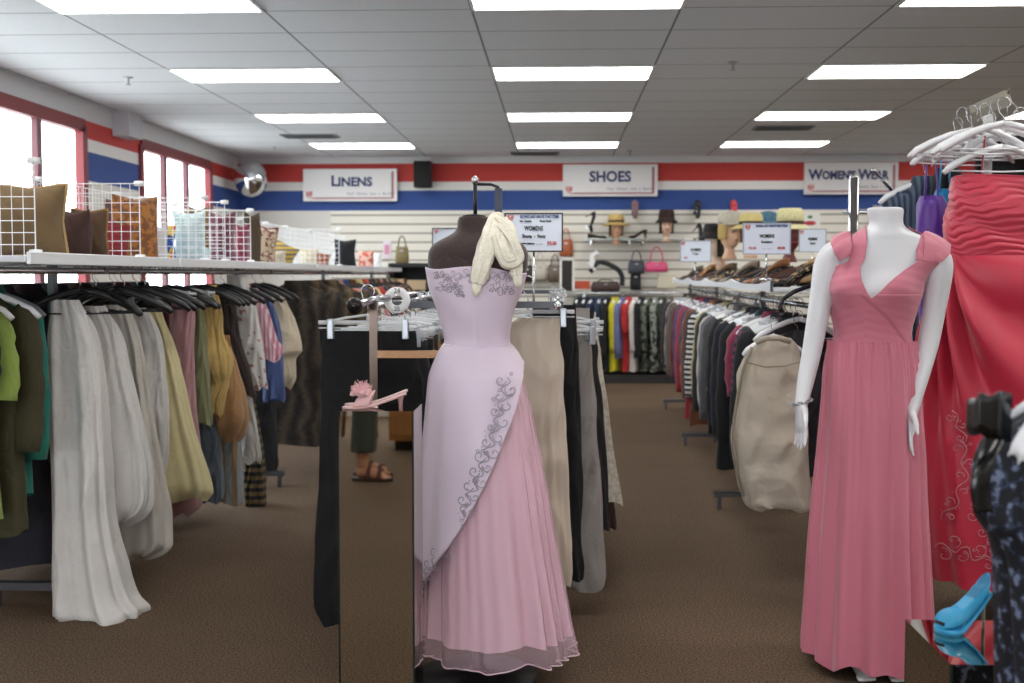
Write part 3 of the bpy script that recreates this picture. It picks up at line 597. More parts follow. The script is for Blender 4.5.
# the fur coats and the rest of the left rack
FURM = mat('4A3D2C', .9, 0, 'fur'); FUR2 = mat('332A22', .9, 0, 'fur')
for i, (y, m, lb) in enumerate([(7.75, FUR2, 'dark brown fur coat, nearest of the fur coats'), (8.15, FURM, 'mottled brown fur coat between the other fur coats'), (8.6, FURM, 'mottled olive brown fur coat, farthest of the fur coats')]):
    garment('fur', (-1.72+.03*i, y, ZB), .12*i, m, lb, 'fur coats on the left rack', 'black', 'over the fur coats', 40+i)
seq = [('coat', 'C0502A', 'orange'), ('jacket', 'A09080', 'taupe'), ('jacket', 'B07A78', 'dusty rose'), ('shirt', '1E3F7A', 'blue'), ('jacket', '2A4A8A', 'royal blue'), ('coat', '4A3028', 'dark brown'), ('jacket', '6A3A28', 'chestnut'), ('shirt', 'C8B440', 'yellow'), ('blouse', 'D8D0A0', 'pale yellow'), ('jacket', 'B83A30', 'red'), ('blouse', 'D8664A', 'coral'), ('shirt', '3A2A44', 'plum'), ('shirt', 'C8C0A8', 'cream'), ('jacket', '26262C', 'black'), ('shirt', '6A7A5A', 'sage'), ('jacket', '8A2A2A', 'brick red'), ('blouse', 'C8A890', 'peach'), ('shirt', '4A5A7A', 'slate blue'), ('jacket', '7A5A3A', 'brown'), ('shirt', 'D0C8C0', 'ivory'), ('jacket', '5A2030', 'wine'), ('blouse', 'A8B890', 'pale green'), ('jacket', '302828', 'espresso'), ('shirt', 'B88A50', 'ochre')]
prev = 'farthest fur coat'
for i, (kd, c, w) in enumerate(seq):
    y = 8.98 + i*.15; lb = '%s %s hanging just behind the %s' % (w, kd, prev)
    garment(kd, (-1.76+rnd.uniform(-.01, .02), y, ZB), rnd.uniform(-.15, .2), cloth(c), lb, 'clothes at the far end of the left rack', 'black', 'over the coloured clothes far down the rack', 60+i); prev = '%s %s' % (w, kd)
# other side of the rack
for i, (kd, y, x, c, lb, k) in enumerate([
    ('jacket', 4.34, -2.125, '1E7A6A', 'teal green jacket left of the rack post', dict(L=.84, sl=.5, w=.15)),
    ('jacket', 4.2, -2.08, '3E3A22', 'olive brown jacket left of the teal one', dict(L=.95, sl=.45, w=.15)),
    ('blouse', 4.05, -2.11, '8AA04A', 'lime green blouse at the left edge', dict(L=.86, sl=.25, w=.15)),
    ('shirt', 3.93, -2.11, '1A2030', 'dark navy short shirt before the lime blouse', dict(L=.5, sl=.2, w=.15))]):
    garment(kd, (x, y, ZB), .1, cloth(c), lb, 'green and dark tops left of the rack post', 'white' if i else 'grey', 'over the green clothes', 90+i, **k)
for i, (c, w) in enumerate([('20202A', 'black'), ('2A1E22', 'dark maroon'), ('1E2430', 'midnight blue'), ('3A2A20', 'dark brown'), ('4A4A50', 'dark grey'), ('5A2A30', 'dark red'), ('24303A', 'dark slate')]):  # dark coats added to fill in the dark area low behind the post
    garment('coat', (-2.28, 4.75+i*.27, ZB), .05, cloth(c), 'long %s coat hanging on the window side of the left rack' % w, 'long dark coats on the window side', 'black', 'on the window side of left rack', 110+i, L=1.2)
# ------------------------------------------------------------------ MIDDLE RACK (behind the lavender gown)
XM = -.31
rail('clothes_rack', 'chrome trouser rack in the middle, behind the lavender gown', 'clothes rack', 3.98, 7.6, XM, XM, 1.215, [4.2, 7.4], off=.31, foot=.30, topz=1.23)
# front upright with waterfall arm and ball end
p = W(374, 345, 3.83)
t = thing('waterfall_arm', 'chrome waterfall arm with round end above the black trousers', 'display arm', (p.x, 3.83, 0))
MB().box((-.013, -.013, 0), (.013, .013, 1.235)).build('upright', mat('6E6058', .15, 1.0), t, False)  # brown reflection in the chrome is put into the metal colour
MB().tube([(-.03, -.16, 1.225), (.0, 0, 1.24), (.09, .35, 1.25)], .012, 10).build('arm', CHROME(), t)
MB().ball((-.033, -.175, 1.225), .026).build('end_knob', mat('2A2426', .15, .6), t)
p = W(374, 354, 3.83); q = W(438, 352, 3.83)
MB().box((0, -.012, p.z-.012), (q.x-p.x, .012, p.z+.012)).build('cross_tube', mat('8A6A50', .2, 1.0), t, False)
p = W(397, 300, 3.95)
t = thing('size_divider', 'round white size divider marked 24 on the middle rack', 'size divider', tuple(p), .1)
MB().lathe([(.018, -.002), (.044, -.002), (.044, .002), (.018, .002), (.018, -.002)], n=28, caps=(0, 0)).xf(Matrix.Rotation(PI/2, 4, 'X')).build('disc', mat('ECECEC', .4), t)
text('24', .022, (0, -.0035, .030), mat('17181C', .5), t, name='size_number'); text('25', .02, (0, -.0035, -.030), mat('17181C', .5), t, name='size_number')
# black trousers facing the camera
t = draped('trousers', 'wide black trousers facing the aisle behind the pink mules', 'trousers', 3.95, [(331, 321, 414), (345, 320, 417), (400, 320, 424), (470, 318, 428), (545, 314, 428), (600, 313, 430), (623, 322, 430)], [.012, .02, .035, .045, .05, .055, .05], mat('08080A', .9, 0, 'cloth', sheen=0.0), 7, (.001, .010), 31)
hanger('clip', ((WX(368, 3.93, 325)), 3.93, 1.262), 0, 'x', None, 'clear trouser hanger holding the wide black trousers in front')
TR = [(4.1, '1A1A1E', 'black'), (4.24, '111114', 'jet black'), (4.4, '5A3A22', 'brown printed'), (4.56, '1E1E24', 'charcoal'), (4.72, '7A5A34', 'tan printed'), (4.9, '2A2A34', 'midnight'), (5.1, '4A3A2A', 'dark brown'), (5.3, '3A3A3E', 'grey'), (5.55, '1C1C20', 'black wool'), (5.8, '6A5A48', 'taupe'), (6.1, '22242A', 'blue black'), (6.4, '4A4238', 'khaki brown')]
prev = 'wide black trousers in front'
for i, (y, c, w) in enumerate(TR):
    m = mat(c, .8, 0, 'print', c2='A8804A', scale=30, thr=.55) if 'printed' in w else cloth(c)
    garment('trousers' if i % 4 != 2 else 'skirt', (XM-.31+rnd.uniform(-.01, .01), y, 1.215), rnd.uniform(-.06, .06), m, '%s %s on left side of middle rack, behind the %s' % (w, 'trousers' if i % 4 != 2 else 'skirt', prev), 'trousers and skirts on the left rail of the middle rack', 'clip', 'on the left rail of the middle rack', 130+i, **(dict(L=1.0, w=.165) if i % 4 != 2 else dict(L=.8))); prev = w+(' trousers' if i % 4 != 2 else ' skirt')
for y in (4.05, 4.14, 4.3, 4.36, 4.5, 4.62, 4.66, 4.8, 4.85, 5.0, 5.2, 5.25, 5.4, 5.7):
    hanger('clip', (XM-.31+rnd.uniform(-.012, .03), y, 1.215+rnd.uniform(0, .012)), rnd.uniform(-.3, .3), 'on the left rail of the middle rack')
# right hand rail
draped('skirt', 'long cream satin skirt showing right of the lavender gown', 'skirt', 4.22, [(318, 521, 559), (326, 508, 560), (345, 500, 562), (400, 498, 565), (460, 500, 568), (520, 502, 570), (568, 505, 572), (582, 510, 570)], [.015, .022, .035, .045, .05, .055, .06, .05], mat('BFB2A0', .5, 0, 'satin'), 9, (.002, .014), 32)
hanger('clip', (WX(528, 4.22, 305), 4.22, 1.29), 0, 'x', None, 'clear trouser hanger holding the cream skirt')
draped('trousers', 'black dress trousers behind the cream satin skirt', 'trousers', 4.4, [(305, 535, 574), (330, 532, 577), (400, 530, 580), (480, 530, 583), (560, 530, 584), (577, 540, 584)], [.012, .03, .035, .04, .045, .04], mat('08080B', .9, 0, 'cloth', sheen=0.0), 6, (.001, .008), 33)
draped('trousers', 'grey cuffed trousers hanging behind the black ones', 'trousers', 4.58, [(308, 548, 588), (330, 546, 590), (400, 545, 596), (480, 545, 601), (560, 545, 606), (580, 548, 607), (588, 560, 605)], [.012, .03, .035, .04, .045, .045, .04], cloth('8A8480'), 6, (.001, .008), 34)
draped('trousers', 'narrow black trousers between grey and beige ones', 'trousers', 4.9, [(310, 552, 593), (400, 550, 602), (470, 550, 608), (528, 552, 610)], [.012, .035, .04, .04], cloth('1A1618'), 6, (.001, .008), 35)
draped('trousers', 'light beige checked trousers with flared hem at right end of middle rack', 'trousers', 5.15, [(312, 560, 594), (360, 558, 602), (430, 558, 612), (490, 560, 621), (503, 562, 623)], [.012, .035, .04, .045, .045], mat('B0A898', .8, 0, 'print', c2='C2BCAE', scale=60, thr=.5), 6, (.001, .008), 36)
draped('trousers', 'dark brown trousers farthest on the right side of the middle rack', 'trousers', 5.35, [(312, 562, 592), (400, 560, 602), (500, 560, 614), (520, 562, 617), (528, 566, 616)], [.012, .035, .04, .04, .035], cloth('3A2622'), 6, (.001, .008), 37)
for y in (4.4, 4.5, 4.58, 4.7, 4.8, 4.9, 4.97, 5.08, 5.15, 5.25, 5.35, 5.5, 5.65, 5.8):
    hanger('clip', (XM+.31+rnd.uniform(-.02, .02), y, 1.215+rnd.uniform(.0, .03)), rnd.uniform(-.3, .3), 'on the right rail of the middle rack')
for i, (y, c, w) in enumerate([(5.75, '5A5A60', 'steel grey'), (6.0, '20202A', 'black pinstriped'), (6.25, '6A4A38', 'cinnamon'), (6.5, '9A948A', 'stone')]):
    garment('trousers', (XM+.31, y, 1.215), 0, cloth(c), '%s trousers deep on the right rail of the middle rack' % w, 'trousers on the right rail of the middle rack', 'clip', 'on the right rail of the middle rack', 150+i, L=.95, w=.15)
# ------------------------------------------------------------------ RIGHT RACK
y0r, y1r, x0r, x1r, ZR = 5.25, 11.9, 1.10, 1.30, 1.185
rail('clothes_rack', 'long chrome clothes rack under the shoe shelf on the right', 'clothes rack', y0r, y1r, x0r, x1r, ZR, [6.7, 9.2, 11.7], off=.0, foot=.26, both=True, topz=1.245)
def XRk(y): return x0r+(x1r-x0r)*(y-y0r)/(y1r-y0r)
seqR = [('jacket', '1C1A20', 'black'), ('sweater', '6A2450', 'magenta striped'), ('shirt', '2A2A30', 'charcoal'), ('blouse', '8A2A4A', 'raspberry'), ('jacket', '16161A', 'jet black'), ('shirt', '1E4A50', 'teal'), ('jacket', '181C2A', 'midnight'), ('sweater', 'C8B8B0', 'pale pink'), ('coat', '141418', 'black wool'), ('shirt', '8C8468', 'khaki'), ('jacket', '4A4A50', 'grey tweed'), ('jacket', '5C5C60', 'mid grey'), ('shirt', 'B8B0A8', 'stone'), ('jacket', '22242C', 'graphite'), ('shirt', '4A86B0', 'sky blue'), ('sweater', '2A2A30', 'dark grey'), ('shirt', 'B0A070', 'straw'), ('sweater', 'D8D8D8', 'white and black striped'), ('jacket', '3A3030', 'smoky brown'), ('jacket', '8A5028', 'rust'), ('coat', '6A3A20', 'chestnut'), ('jacket', 'A05A30', 'burnt orange'), ('shirt', '24305A', 'navy'), ('coat', '8E1A24', 'red'), ('jacket', '20284E', 'indigo'), ('shirt', 'A0283A', 'crimson'), ('jacket', '3A3A6A', 'violet blue'), ('shirt', '7A7A7E', 'silver grey'), ('jacket', '6A1A20', 'maroon'), ('shirt', 'C04048', 'coral'), ('jacket', '5A564E', 'drab'), ('shirt', '8A8A90', 'ash grey'), ('sweater', '4A3A3A', 'mocha'), ('jacket', '2A3A3A', 'pine'), ('shirt', '9A8A7A', 'fawn'), ('jacket', '30303A', 'slate'), ('shirt', 'A89A9A', 'dove grey'), ('jacket', '402A2A', 'oxblood')]
prev = 'black sleeveless dress'
for i, (kd, c, w) in enumerate(seqR):
    y = 5.62 + i*.162
    m = mat('1C1C20', .8, 0, 'hstripe', c2='D0D0D0', freq=28) if 'black striped' in w else mat('7A2458', .8, 0, 'hstripe', c2='18181C', freq=26) if 'magenta striped' in w else cloth(c)
    garment(kd, (XRk(y)+rnd.uniform(-.02, .01), y, ZR), rnd.uniform(-.12, .1), m, '%s %s on the right rack, next behind the %s' % (w, kd, prev), 'clothes on the right rack', 'white', 'on the right rack', 160+i, **({'L': .98} if kd == 'coat' else {})); prev = '%s %s' % (w, kd)
for i in range(26):
    y = 5.5 + i*.24; hanger('clip' if i % 2 else 'white', (XRk(y)+rnd.uniform(-.02, .02), y, ZR+.004), rnd.uniform(-.3, .3), 'on the right rack')
# waterfall arm at its front end, beige vest and black dress hanging there
p = W(783, 314, 5.05); q = W(815, 289, 5.15)
t = thing('waterfall_arm', 'curved dark waterfall arm at the near end of right rack', 'display arm', (p.x, 5.05, p.z))
MB().tube([(.0, 0, 0.0), (-.012, .01, .03), (.0, .02, .06), (.06, .06, .095), (.16, .12, .125), (.26, .2, .14)], .0095, 10).build('arm', mat('3A3C40', .2, .9), t)
MB().ball((0, 0, -.003), .013).build('end_knob', mat('3A3C40', .2, .9), t)
VB = cloth('B8B0A0', crump=.5)
t = thing('vest', 'beige sleeveless utility vest hanging at near end of right rack', 'vest', (WX(768, 5.0), 5.0, .3))
rowsv = [(338, 762, 789), (345, 752, 797), (355, 744, 801), (365, 740, 804), (385, 736, 805), (412, 736, 806), (440, 732, 808), (470, 735, 810), (495, 741, 812), (507, 750, 812), (509, 758, 806)]
P = fabric(pxkeys(5.0, rowsv, [.03, .045, .05, .055, .06, .065, .075, .075, .07, .06, .05]), 120, 90, 5, (.002, .012), 201, .7, .008); P = P - np.array(t.location)
MB().grid(P, True, 0, (1, 0)).build('body', VB, t)
pts = [W(x, y, 4.925)-t.location for x, y in ((757, 343), (766, 338), (780, 338), (791, 342))]
MB().tube([pts[0]+Vector((0, .02, 0)), pts[1], pts[2], pts[3]+Vector((0, .02, 0))], .012, 8, flat=.6).build('collar', VB, t)
# yoke seam, armhole edge and ring
MB().tube([W(x, y, 4.918)-t.location for x, y in ((745, 362), (765, 367), (785, 366), (800, 362))], .003, 6).build('yoke_seam', cloth('8E8574'), t)
MB().tube([W(x, y, 4.95)-t.location for x, y in ((752, 347), (743, 370), (738, 395), (734, 420), (733, 445), (738, 475), (744, 496))], .007, 6).build('armhole_edge', cloth('8E8574'), t)
hanger('white', (WX(774, 5.0), 5.0, WZ(322, 5.0)), .1, 'x', None, 'white hanger inside the beige vest').scale = (.6, 1, .8)
p = W(738, 370, 4.93)
t = draped('dress', 'charcoal black sleeveless dress between the beige vest and white mannequin', 'dress', 5.2, [(332, 786, 806), (350, 784, 812), (372, 776, 822), (400, 774, 828), (440, 770, 832), (470, 768, 834), (477, 772, 832)], [.02, .04, .05, .055, .06, .06, .05], cloth('232328'), 6, (.002, .012), 203)
hanger('black', (WX(798, 5.2), 5.2, WZ(316, 5.2)), .1, 'x', None, 'black hanger inside the charcoal sleeveless dress')
# shoe shelf over the right rack
for i, (a, b_) in enumerate([(5.3, 6.85), (6.86, 8.4), (8.41, 10.0), (10.01, 11.8)]):
    y = (a+b_)/2; h = (b_-a)/2; x = XRk(y)
    o = thing('display_shelf', 'white edged shoe shelf over the right rack, %s' % ['nearest section', 'second section', 'third section', 'farthest section'][i], 'shelf', (x+.1, y, 1.245), -math.atan2(x1r-x0r, y1r-y0r), 'shoe shelves over the right rack')
    MB().box((-.25, -h, 0), (.25, h, .02)).build('board', LIP, o, False, bevel=.004)
    P = [(-.25-.0, -h+2*h*k/12, .03+.022*abs(2*k/12-1)**3) for k in range(13)]
    b = MB()
    for k in range(12): b.add([(-.262, P[k][1], .0), (-.25, P[k][1], .0), (-.25, P[k][1], P[k][2]), (-.262, P[k][1], P[k][2]), (-.262, P[k+1][1], .0), (-.25, P[k+1][1], .0), (-.25, P[k+1][1], P[k+1][2]), (-.262, P[k+1][1], P[k+1][2])], [(0, 4, 7, 3), (1, 2, 6, 5), (3, 7, 6, 2), (0, 1, 5, 4)])
    b.build('curved_lip', mat('E4E9F2', .3), o, False)
# shoes
def shoe_mesh(kind='flat', heel=.02, L=.24, W_=.082, open_=True):
    "toe at +x, heel at -x, sole on z=0 at the toe; returns parts dict"
    n = 26; nu = 24; hl = {'flat': .012, 'pump': .065, 'heel': .095, 'boot': .03}[kind]
    def zs(t): return hl*(1-min(1, max(0, (t-.12)/.55)))**1.0 * (1 if t < .12 else (1-min(1, (t-.12)/.55)**1.6)/(max(1e-6, (1-min(1, (t-.12)/.55))) if t < .67 else 1)) if t < .67 else 0.0
    def wd(t): return W_*.5*(.62+.1*math.sin(t*PI) + .38*math.sin(min(1, max(0, (t-.2)/.6))*PI/2)) * (1-max(0, (t-.72)/.28)**2.4)**.5 * (min(1, t/.09))**.5
    def ht(t): return {'flat': 1, 'pump': 1, 'heel': 1, 'boot': 1.45}[kind]*(.036*(1-t)**1.3+.026)*(1-max(0, (t-.8)/.2)**3*.75)
    P = []
    for i in range(n+1):
        t = i/n*.995+.0025; x = -L/2+L*t; z = zs(t); w = wd(t); h = ht(t); op = .15 < t < .66 or t <= .15
        row = []
        for j in range(nu):
            a = 2*PI*j/nu - PI/2; c, s = math.cos(a), math.sin(a)
            zz = z+h*.5+h*.5*s; ww = w*abs(c)**.7*(1 if c > 0 else -1)*(1-.25*max(0, s))
            if open_ and t < .66 and s > .35: zz = z+h*.82-(s-.35)*h*1.0; ww *= 1.0   # dip inside: the foot opening
            row.append((x, ww, max(zz, z)))
        P.append(row)
    up = MB().grid(np.array(P), True, 0, (1, 1))
    S = []
    for i in range(n+1):
        t = i/n*.99+.005; x = -L/2+L*t*1.0; z = zs(t); w = wd(t)*1.04+.001
        S.append([(x, -w, z-.001), (x, -w, z-.006), (x, w, z-.006), (x, w, z-.001)])
    so = MB().grid(np.array(S), True, 0, (1, 1))
    hb = None
    if hl > .02:
        r1, r0 = (.022, .006) if kind == 'heel' else (.024, .012)
        hb = MB().lathe([(r0, 0), (r0, hl*.3), (r0*1.2, hl*.6), (r1, hl*.97)], (-L/2+.025, 0, -.004), 12)
    elif kind == 'flat': hb = MB().box((-L/2+.004, -.024, -.002), (-L/2+.05, .024, hl))
    return up, so, hb
SH = {}
def shoe(kind, loc, rz, c, lb, grp, rx=0, sole='1A1512', scale=1):
    t = thing('shoe', lb, 'shoe', loc, rz, grp); t.rotation_euler = (0, rx, rz); t.scale = (scale,)*3
    if kind not in SH:
        u, s_, h = shoe_mesh(kind); SH[kind] = [q.build(n_, []) if q else None for q, n_ in ((u, 'upper'), (s_, 'sole'), (h, 'heel'))]
        for o in SH[kind]:
            if o: o.data.materials.append(None)
        first_ = True
    else: first_ = False
    m = c if not isinstance(c, str) else mat(c, .35)
    for i, o in enumerate(SH[kind]):
        if o is None: continue
        d = o if first_ else o.copy()
        if not first_: C.objects.link(d)
        d.parent = t; d.material_slots[0].link = 'OBJECT'; d.material_slots[0].material = m if i == 0 else mat(sole, .5)
    return t
# near shoes drawn large: two ranks of dark shoes, soles raised on one another
cw = [('1A1616', 'black'), ('2A1E18', 'dark brown'), ('241C1C', 'espresso'), ('8A5A34', 'tan'), ('141418', 'jet black'), ('5A3A24', 'brown'), ('3A2A20', 'walnut'), ('6A5038', 'khaki'), ('1E1A22', 'dark plum'), ('A8885E', 'sand'), ('4A2A20', 'chestnut'), ('8A7A6A', 'taupe')]
k = 0
for row, (dx, nrow) in enumerate([(-.13, 20), (.06, 18), (.25, 16)]):
    for i in range(nrow):
        y = 5.45+i*(6.2/nrow); x = XRk(y)+.1+dx; c, wn = cw[(i*5+row*4) % 12]
        kd = ['pump', 'flat', 'boot', 'heel'][(i+row) % 4]; yaw = PI+rnd.uniform(-.5, .35)
        m = mat(c, .35) if (i+row) % 5 else mat(c, .5, 0, 'print', c2='B89868', scale=40, thr=.55)
        shoe(kd, (x, y, 1.268 + row*.012), yaw, m, '%s %s in %s of %s shoe shelf section, %s' % (wn, {'pump': 'court shoe', 'flat': 'flat shoe', 'boot': 'ankle shoe', 'heel': 'heeled shoe'}[kd], ['front rank', 'middle rank', 'rear rank'][row], ['nearest', 'second', 'third', 'farthest'][int(i/nrow*4)], ['at near end', 'before its middle', 'past its middle', 'at far end'][int((i/nrow*16) % 4)]), 'shoes on the shelf over the right rack', scale=1.05); k += 1
# ------------------------------------------------------------------ hatted display heads
def head(px, py, D, h, skin, hair, hat, lb, yaw=0, brim=1.5, tall=.6, hairlen=.0, cap=False, zbase=None):
    "py = top of hat; h = head height"
    p = W(px, py, D); z0 = p.z - h*1.12 - h*.32
    t = thing('hat_display', lb, 'display head', (p.x, D, z0), yaw)
    b = MB(); S = h/1.0
    hd = [(0, .30, .30), (.10, .27, .27), (.22, .20, .21), (.34, .19, .22), (.42, .24, .31), (.52, .33, .39), (.68, .385, .46), (.86, .40, .485), (1.05, .39, .48), (1.2, .32, .41), (1.3, .19, .25), (1.33, .03, .04)]
    P = []
    for z in np.linspace(0, 1.33, 30):
        q = seg_interp([(a, b_, c) for a, b_, c in hd], z); row = []
        for j in range(28):
            a = 2*PI*j/28; x, y = q[0]*math.cos(a), q[1]*math.sin(a); cy = -.04 if z > .4 else .02
            if math.sin(a) < -.6 and z > .45:   # the face: brow, nose, mouth, chin
                f = (-.6-math.sin(a))/.4; nz = math.exp(-((z-.72)/.09)**2)*math.exp(-(x/.07)**2)*.11; ey = -math.exp(-((z-.85)/.05)**2)*math.exp(-((abs(x)-.15)/.07)**2)*.05
                mo = math.exp(-((z-.585)/.03)**2)*math.exp(-(x/.11)**2)*.035; y -= (nz+ey+mo)*min(1, f*3)
            row.append((x*S*.78, (y+cy)*S*.78, z*S))
        P.append(row)
    b.grid(np.array(P), True, 0, (1, 1))
    for s in (-1, 1): b.ball((s*.31*S, 0, .76*S), (.025*S, .05*S, .09*S), 0, 8, 6)
    b.build('head', mat(skin, .5), t)
    e = MB()
    for s in (-1, 1): e.ball((s*.115*S, -.372*S, .85*S), (.04*S, .02*S, .018*S), 0, 8, 5)
    e.build('eye', mat('3A2A24', .4), t)
    MB().ball((0, -.385*S, .585*S), (.075*S, .02*S, .022*S), 0, 10, 6).build('lips', mat('A04A48', .5), t)
    hb = MB(); P = []
    for z in np.linspace(1.36, .62-hairlen, 14):
        q = seg_interp([(a, b_, c) for a, b_, c in hd], max(z, .75)); k_ = 1.12 if z < 1.2 else 1.10
        P.append([((q[0]*k_*math.cos(a))*S*.8, (q[1]*k_*math.sin(a)-.03)*S*.8, z*S) for a in np.linspace(-.2*PI, 1.2*PI, 24)])
    hb.grid(np.array(P), False); o = hb.build('hair', mat(hair, .7, 0, 'noise', c2=hair, scale=60, bump=.6), t)
    sd = o.modifiers.new('s', 'SOLIDIFY'); sd.thickness = .02*S; sd.offset = 1
    c, c2 = hat; g = MB(); hm = mat(c, .8, 0, 'noise', c2=c2, scale=50, bump=.4); zb = 1.1*S; R = .40*S
    if cap:
        g.lathe([(R*.95, 0), (R, .1*S), (R*.92, .28*S), (R*.6, .38*S), (.01, .42*S)], (0, -.02*S, zb), 26, sy=1.15); g.build('hat_crown', hm, t)
        v = MB(); P = [[(R*rr*math.sin(a), -.02*S-R*(1.05*math.cos(a)+1.0*(rr-.95)*math.cos(a)*2.4), zb+.03*S-(rr-.95)*.18*S) for a in np.linspace(-1.1, 1.1, 14)] for rr in (.95, 1.2, 1.45)]
        v.grid(np.array(P), False); o = v.build('hat_peak', hm, t); sd = o.modifiers.new('s', 'SOLIDIFY'); sd.thickness = .012
    else:
        g.lathe([(R*1.0, 0), (R*1.0, tall*.5*S), (R*.93, tall*.85*S), (R*.8, tall*S), (.01, tall*1.02*S)], (0, -.02*S, zb), 26, sy=1.12); g.build('hat_crown', hm, t)
        P = MB().lathe([(R*.98, .02*S), (R*1.2, -.02*S), (R*brim, -.12*S), (R*brim, -.14*S), (R*1.2, -.05*S), (R*.98, -.01*S)], (0, -.02*S, zb), 30, sy=1.1, caps=(0, 0)); P.build('hat_brim', hm, t)
        MB().lathe([(R*1.02, .02*S), (R*1.02, .12*S)], (0, -.02*S, zb), 26, sy=1.12, caps=(0, 0)).build('hat_band', mat('3A2A20', .7), t)
    return t
DW = 14.95
head(616, 216, DW, .25, 'D8A98A', '6A4A30', ('B89A58', 'C8AC6C'), 'display head in a wide straw hat on back wall shelf', .1, 1.75, .42, .15)
head(666.5, 213, DW, .25, 'E2B8A0', '2A1A16', ('3A2420', '2E1C1A'), 'display head in a dark brown round hat on back wall shelf', 0, 1.4, .5, .2)
head(715, 226, 10.9, .25, 'E6CBB8', '1A1616', ('17171B', '202026'), 'display head in a black brimmed hat at far end of shoe shelf', -.7, 1.45, .42, .3)
head(730, 213, 10.5, .28, 'DDB294', 'B89A5A', ('C8C2B4', 'B4AE9E'), 'large child display head in pale cap by the shoes', .45, cap=True, hairlen=.0)
head(751, 215, 10.1, .25, 'D8AC90', '5A3A24', ('D6C68A', 'C8B878'), 'display head in a yellow sun hat behind the price sign', -.2, 1.7, .4, .1)
head(768, 213, 10.6, .25, 'D8AC90', '3A2A24', ('46708A', '5A86A0'), 'display head in a blue cap behind the price sign', .1, cap=True)
head(790, 214, 9.4, .26, '6A2A24', '3A2A24', ('D8D0A0', 'C4BC90'), 'dark red display head in a cream hat right of the price sign', .2, 1.4, .5, .05)
head(722, 232, 11.2, .24, 'D8AC90', '8A6040', ('8A6A48', '7A5A3A'), 'display head in a brown hat at the very end of the shelf', .3, 1.3, .4, .1)
# shelf for the two wall heads and shoes on it
def px_box(name, lb, cat, px0, px1, py0, py1, D, dep, m, grp=None, bev=.004, part='body'):
    a, c = W(px0, py0, D), W(px1, py1, D); t = thing(name, lb, cat, ((a.x+c.x)/2, D+dep/2, c.z), 0, grp); w = (c.x-a.x)/2
    MB().box((-w, -dep/2, 0), (w, dep/2, a.z-c.z)).build(part, m, t, False, bevel=bev); return t
GL = mat('C8D4D0', .1, 0, 'clear', alpha=.45)
for x0, x1, py, lb in ((583, 646, 238.5, 'glass shelf under the straw hat head on back wall'), (650, 684, 238.5, 'glass shelf under the brown hat head on back wall'), (575, 640, 292.5, 'low glass shelf above the back clothes rail')):
    t = px_box('glass_shelf', lb, 'shelf', x0, x1, py, py+1.2, DW-.12, .32, GL, 'glass shelves on the slatted back wall', 0, 'shelf_board')
    MB().box((-.3, -.1, -.06), (-.28, .17, 0)).box((.18, -.1, -.06), (.2, .17, 0)).build('bracket', CHROME(), t, False)
shoe('heel', (WX(588, DW), DW-.05, WZ(224, DW)), .2, '1E1A1A', 'black high heel hung upright at left of the straw hat', 'shoes on the back wall', rx=1.2)
shoe('flat', (WX(597, DW), DW-.05, WZ(238, DW)), .1, '2A2224', 'black shoe on glass shelf left of the straw hat', 'shoes on the back wall')
shoe('pump', (WX(637, DW), DW-.05, WZ(238, DW)), PI-.2, '3A2424', 'dark brown court shoe right of the straw hat', 'shoes on the back wall')
shoe('heel', (WX(697, DW), DW-.05, WZ(237, DW)), .3, '17171A', 'black high heel right of the brown hat head', 'shoes on the back wall', rx=.8)
for px, c, lb in ((634.5, '8A6A70', 'mauve shoe hung toe up high on blue stripe'), (697, '1E1E22', 'black trainer hung toe up high on blue stripe'), (733, 'C83A4A', 'red and white shoe hung toe up high on blue stripe')):
    shoe('flat', (WX(px, DW+.1), DW+.12, WZ(209, DW)), PI/2, c, lb, 'shoes hung high on the back wall', rx=-1.45, sole='3A3A3E')
# ------------------------------------------------------------------ limbs, hands, gowns
def limb(b, path, rad, n=20, seg=26):
    t = np.linspace(0, len(path)-1, seg); P = seg_interp([(i, *p) for i, p in enumerate(path)], t); R = seg_interp([(i, r) for i, r in enumerate(rad)], t)[:, 0]
    return b.tube(P, list(R), n)
def hand(b, wrist, d, side, size=1.0, curl=.35, thumb=1, spread=.08):
    "d: direction of the fingers, side: from little finger to thumb"
    d = Vector(d).normalized(); s = Vector(side); s = (s-d*s.dot(d)).normalized(); n = d.cross(s)*thumb   # n: palm side
    w = Vector(wrist); S = size
    P = []
    for k, (a, hw, ht) in enumerate([(-.01, .026, .022), (.015, .030, .019), (.04, .037, .0155), (.065, .040, .014), (.085, .039, .0125), (.092, .034, .009)]):
        c = w+d*a*S; P.append([c+s*math.cos(q)*hw*S+n*math.sin(q)*ht*S for q in (2*PI*i/18 for i in range(18))])
    b.grid(np.array(P), True, 0, (1, 1))
    for i, (o, L) in enumerate([(-.030, .060), (-.010, .074), (.010, .080), (.029, .072)]):
        q = w+d*.078*S+s*o*S; a = (i-1.5)*spread; v = (d+s*a).normalized(); pts = [q]; cc = curl*(1.15-.1*i)
        for seg_ in (.42, .32, .26):
            q = q+v*L*S*seg_; pts.append(q); v = (v*math.cos(cc)+n*math.sin(cc)).normalized()
        b.tube(pts, [.0088*S, .0082*S, .0074*S, .0052*S], 10); b.ball(pts[-1], .0055*S, 0, 8, 6)
    q = w+d*.018*S+s*.026*S; v = (s*.75+d*.75+n*.3).normalized(); pts = [q]
    for L in (.036, .030, .024): q = q+v*L*S; pts.append(q); v = (v+d*.45).normalized()
    b.tube(pts, [.013*S, .0105*S, .009*S, .006*S], 10); b.ball(pts[-1], .0062*S, 0, 8, 6)
    return b
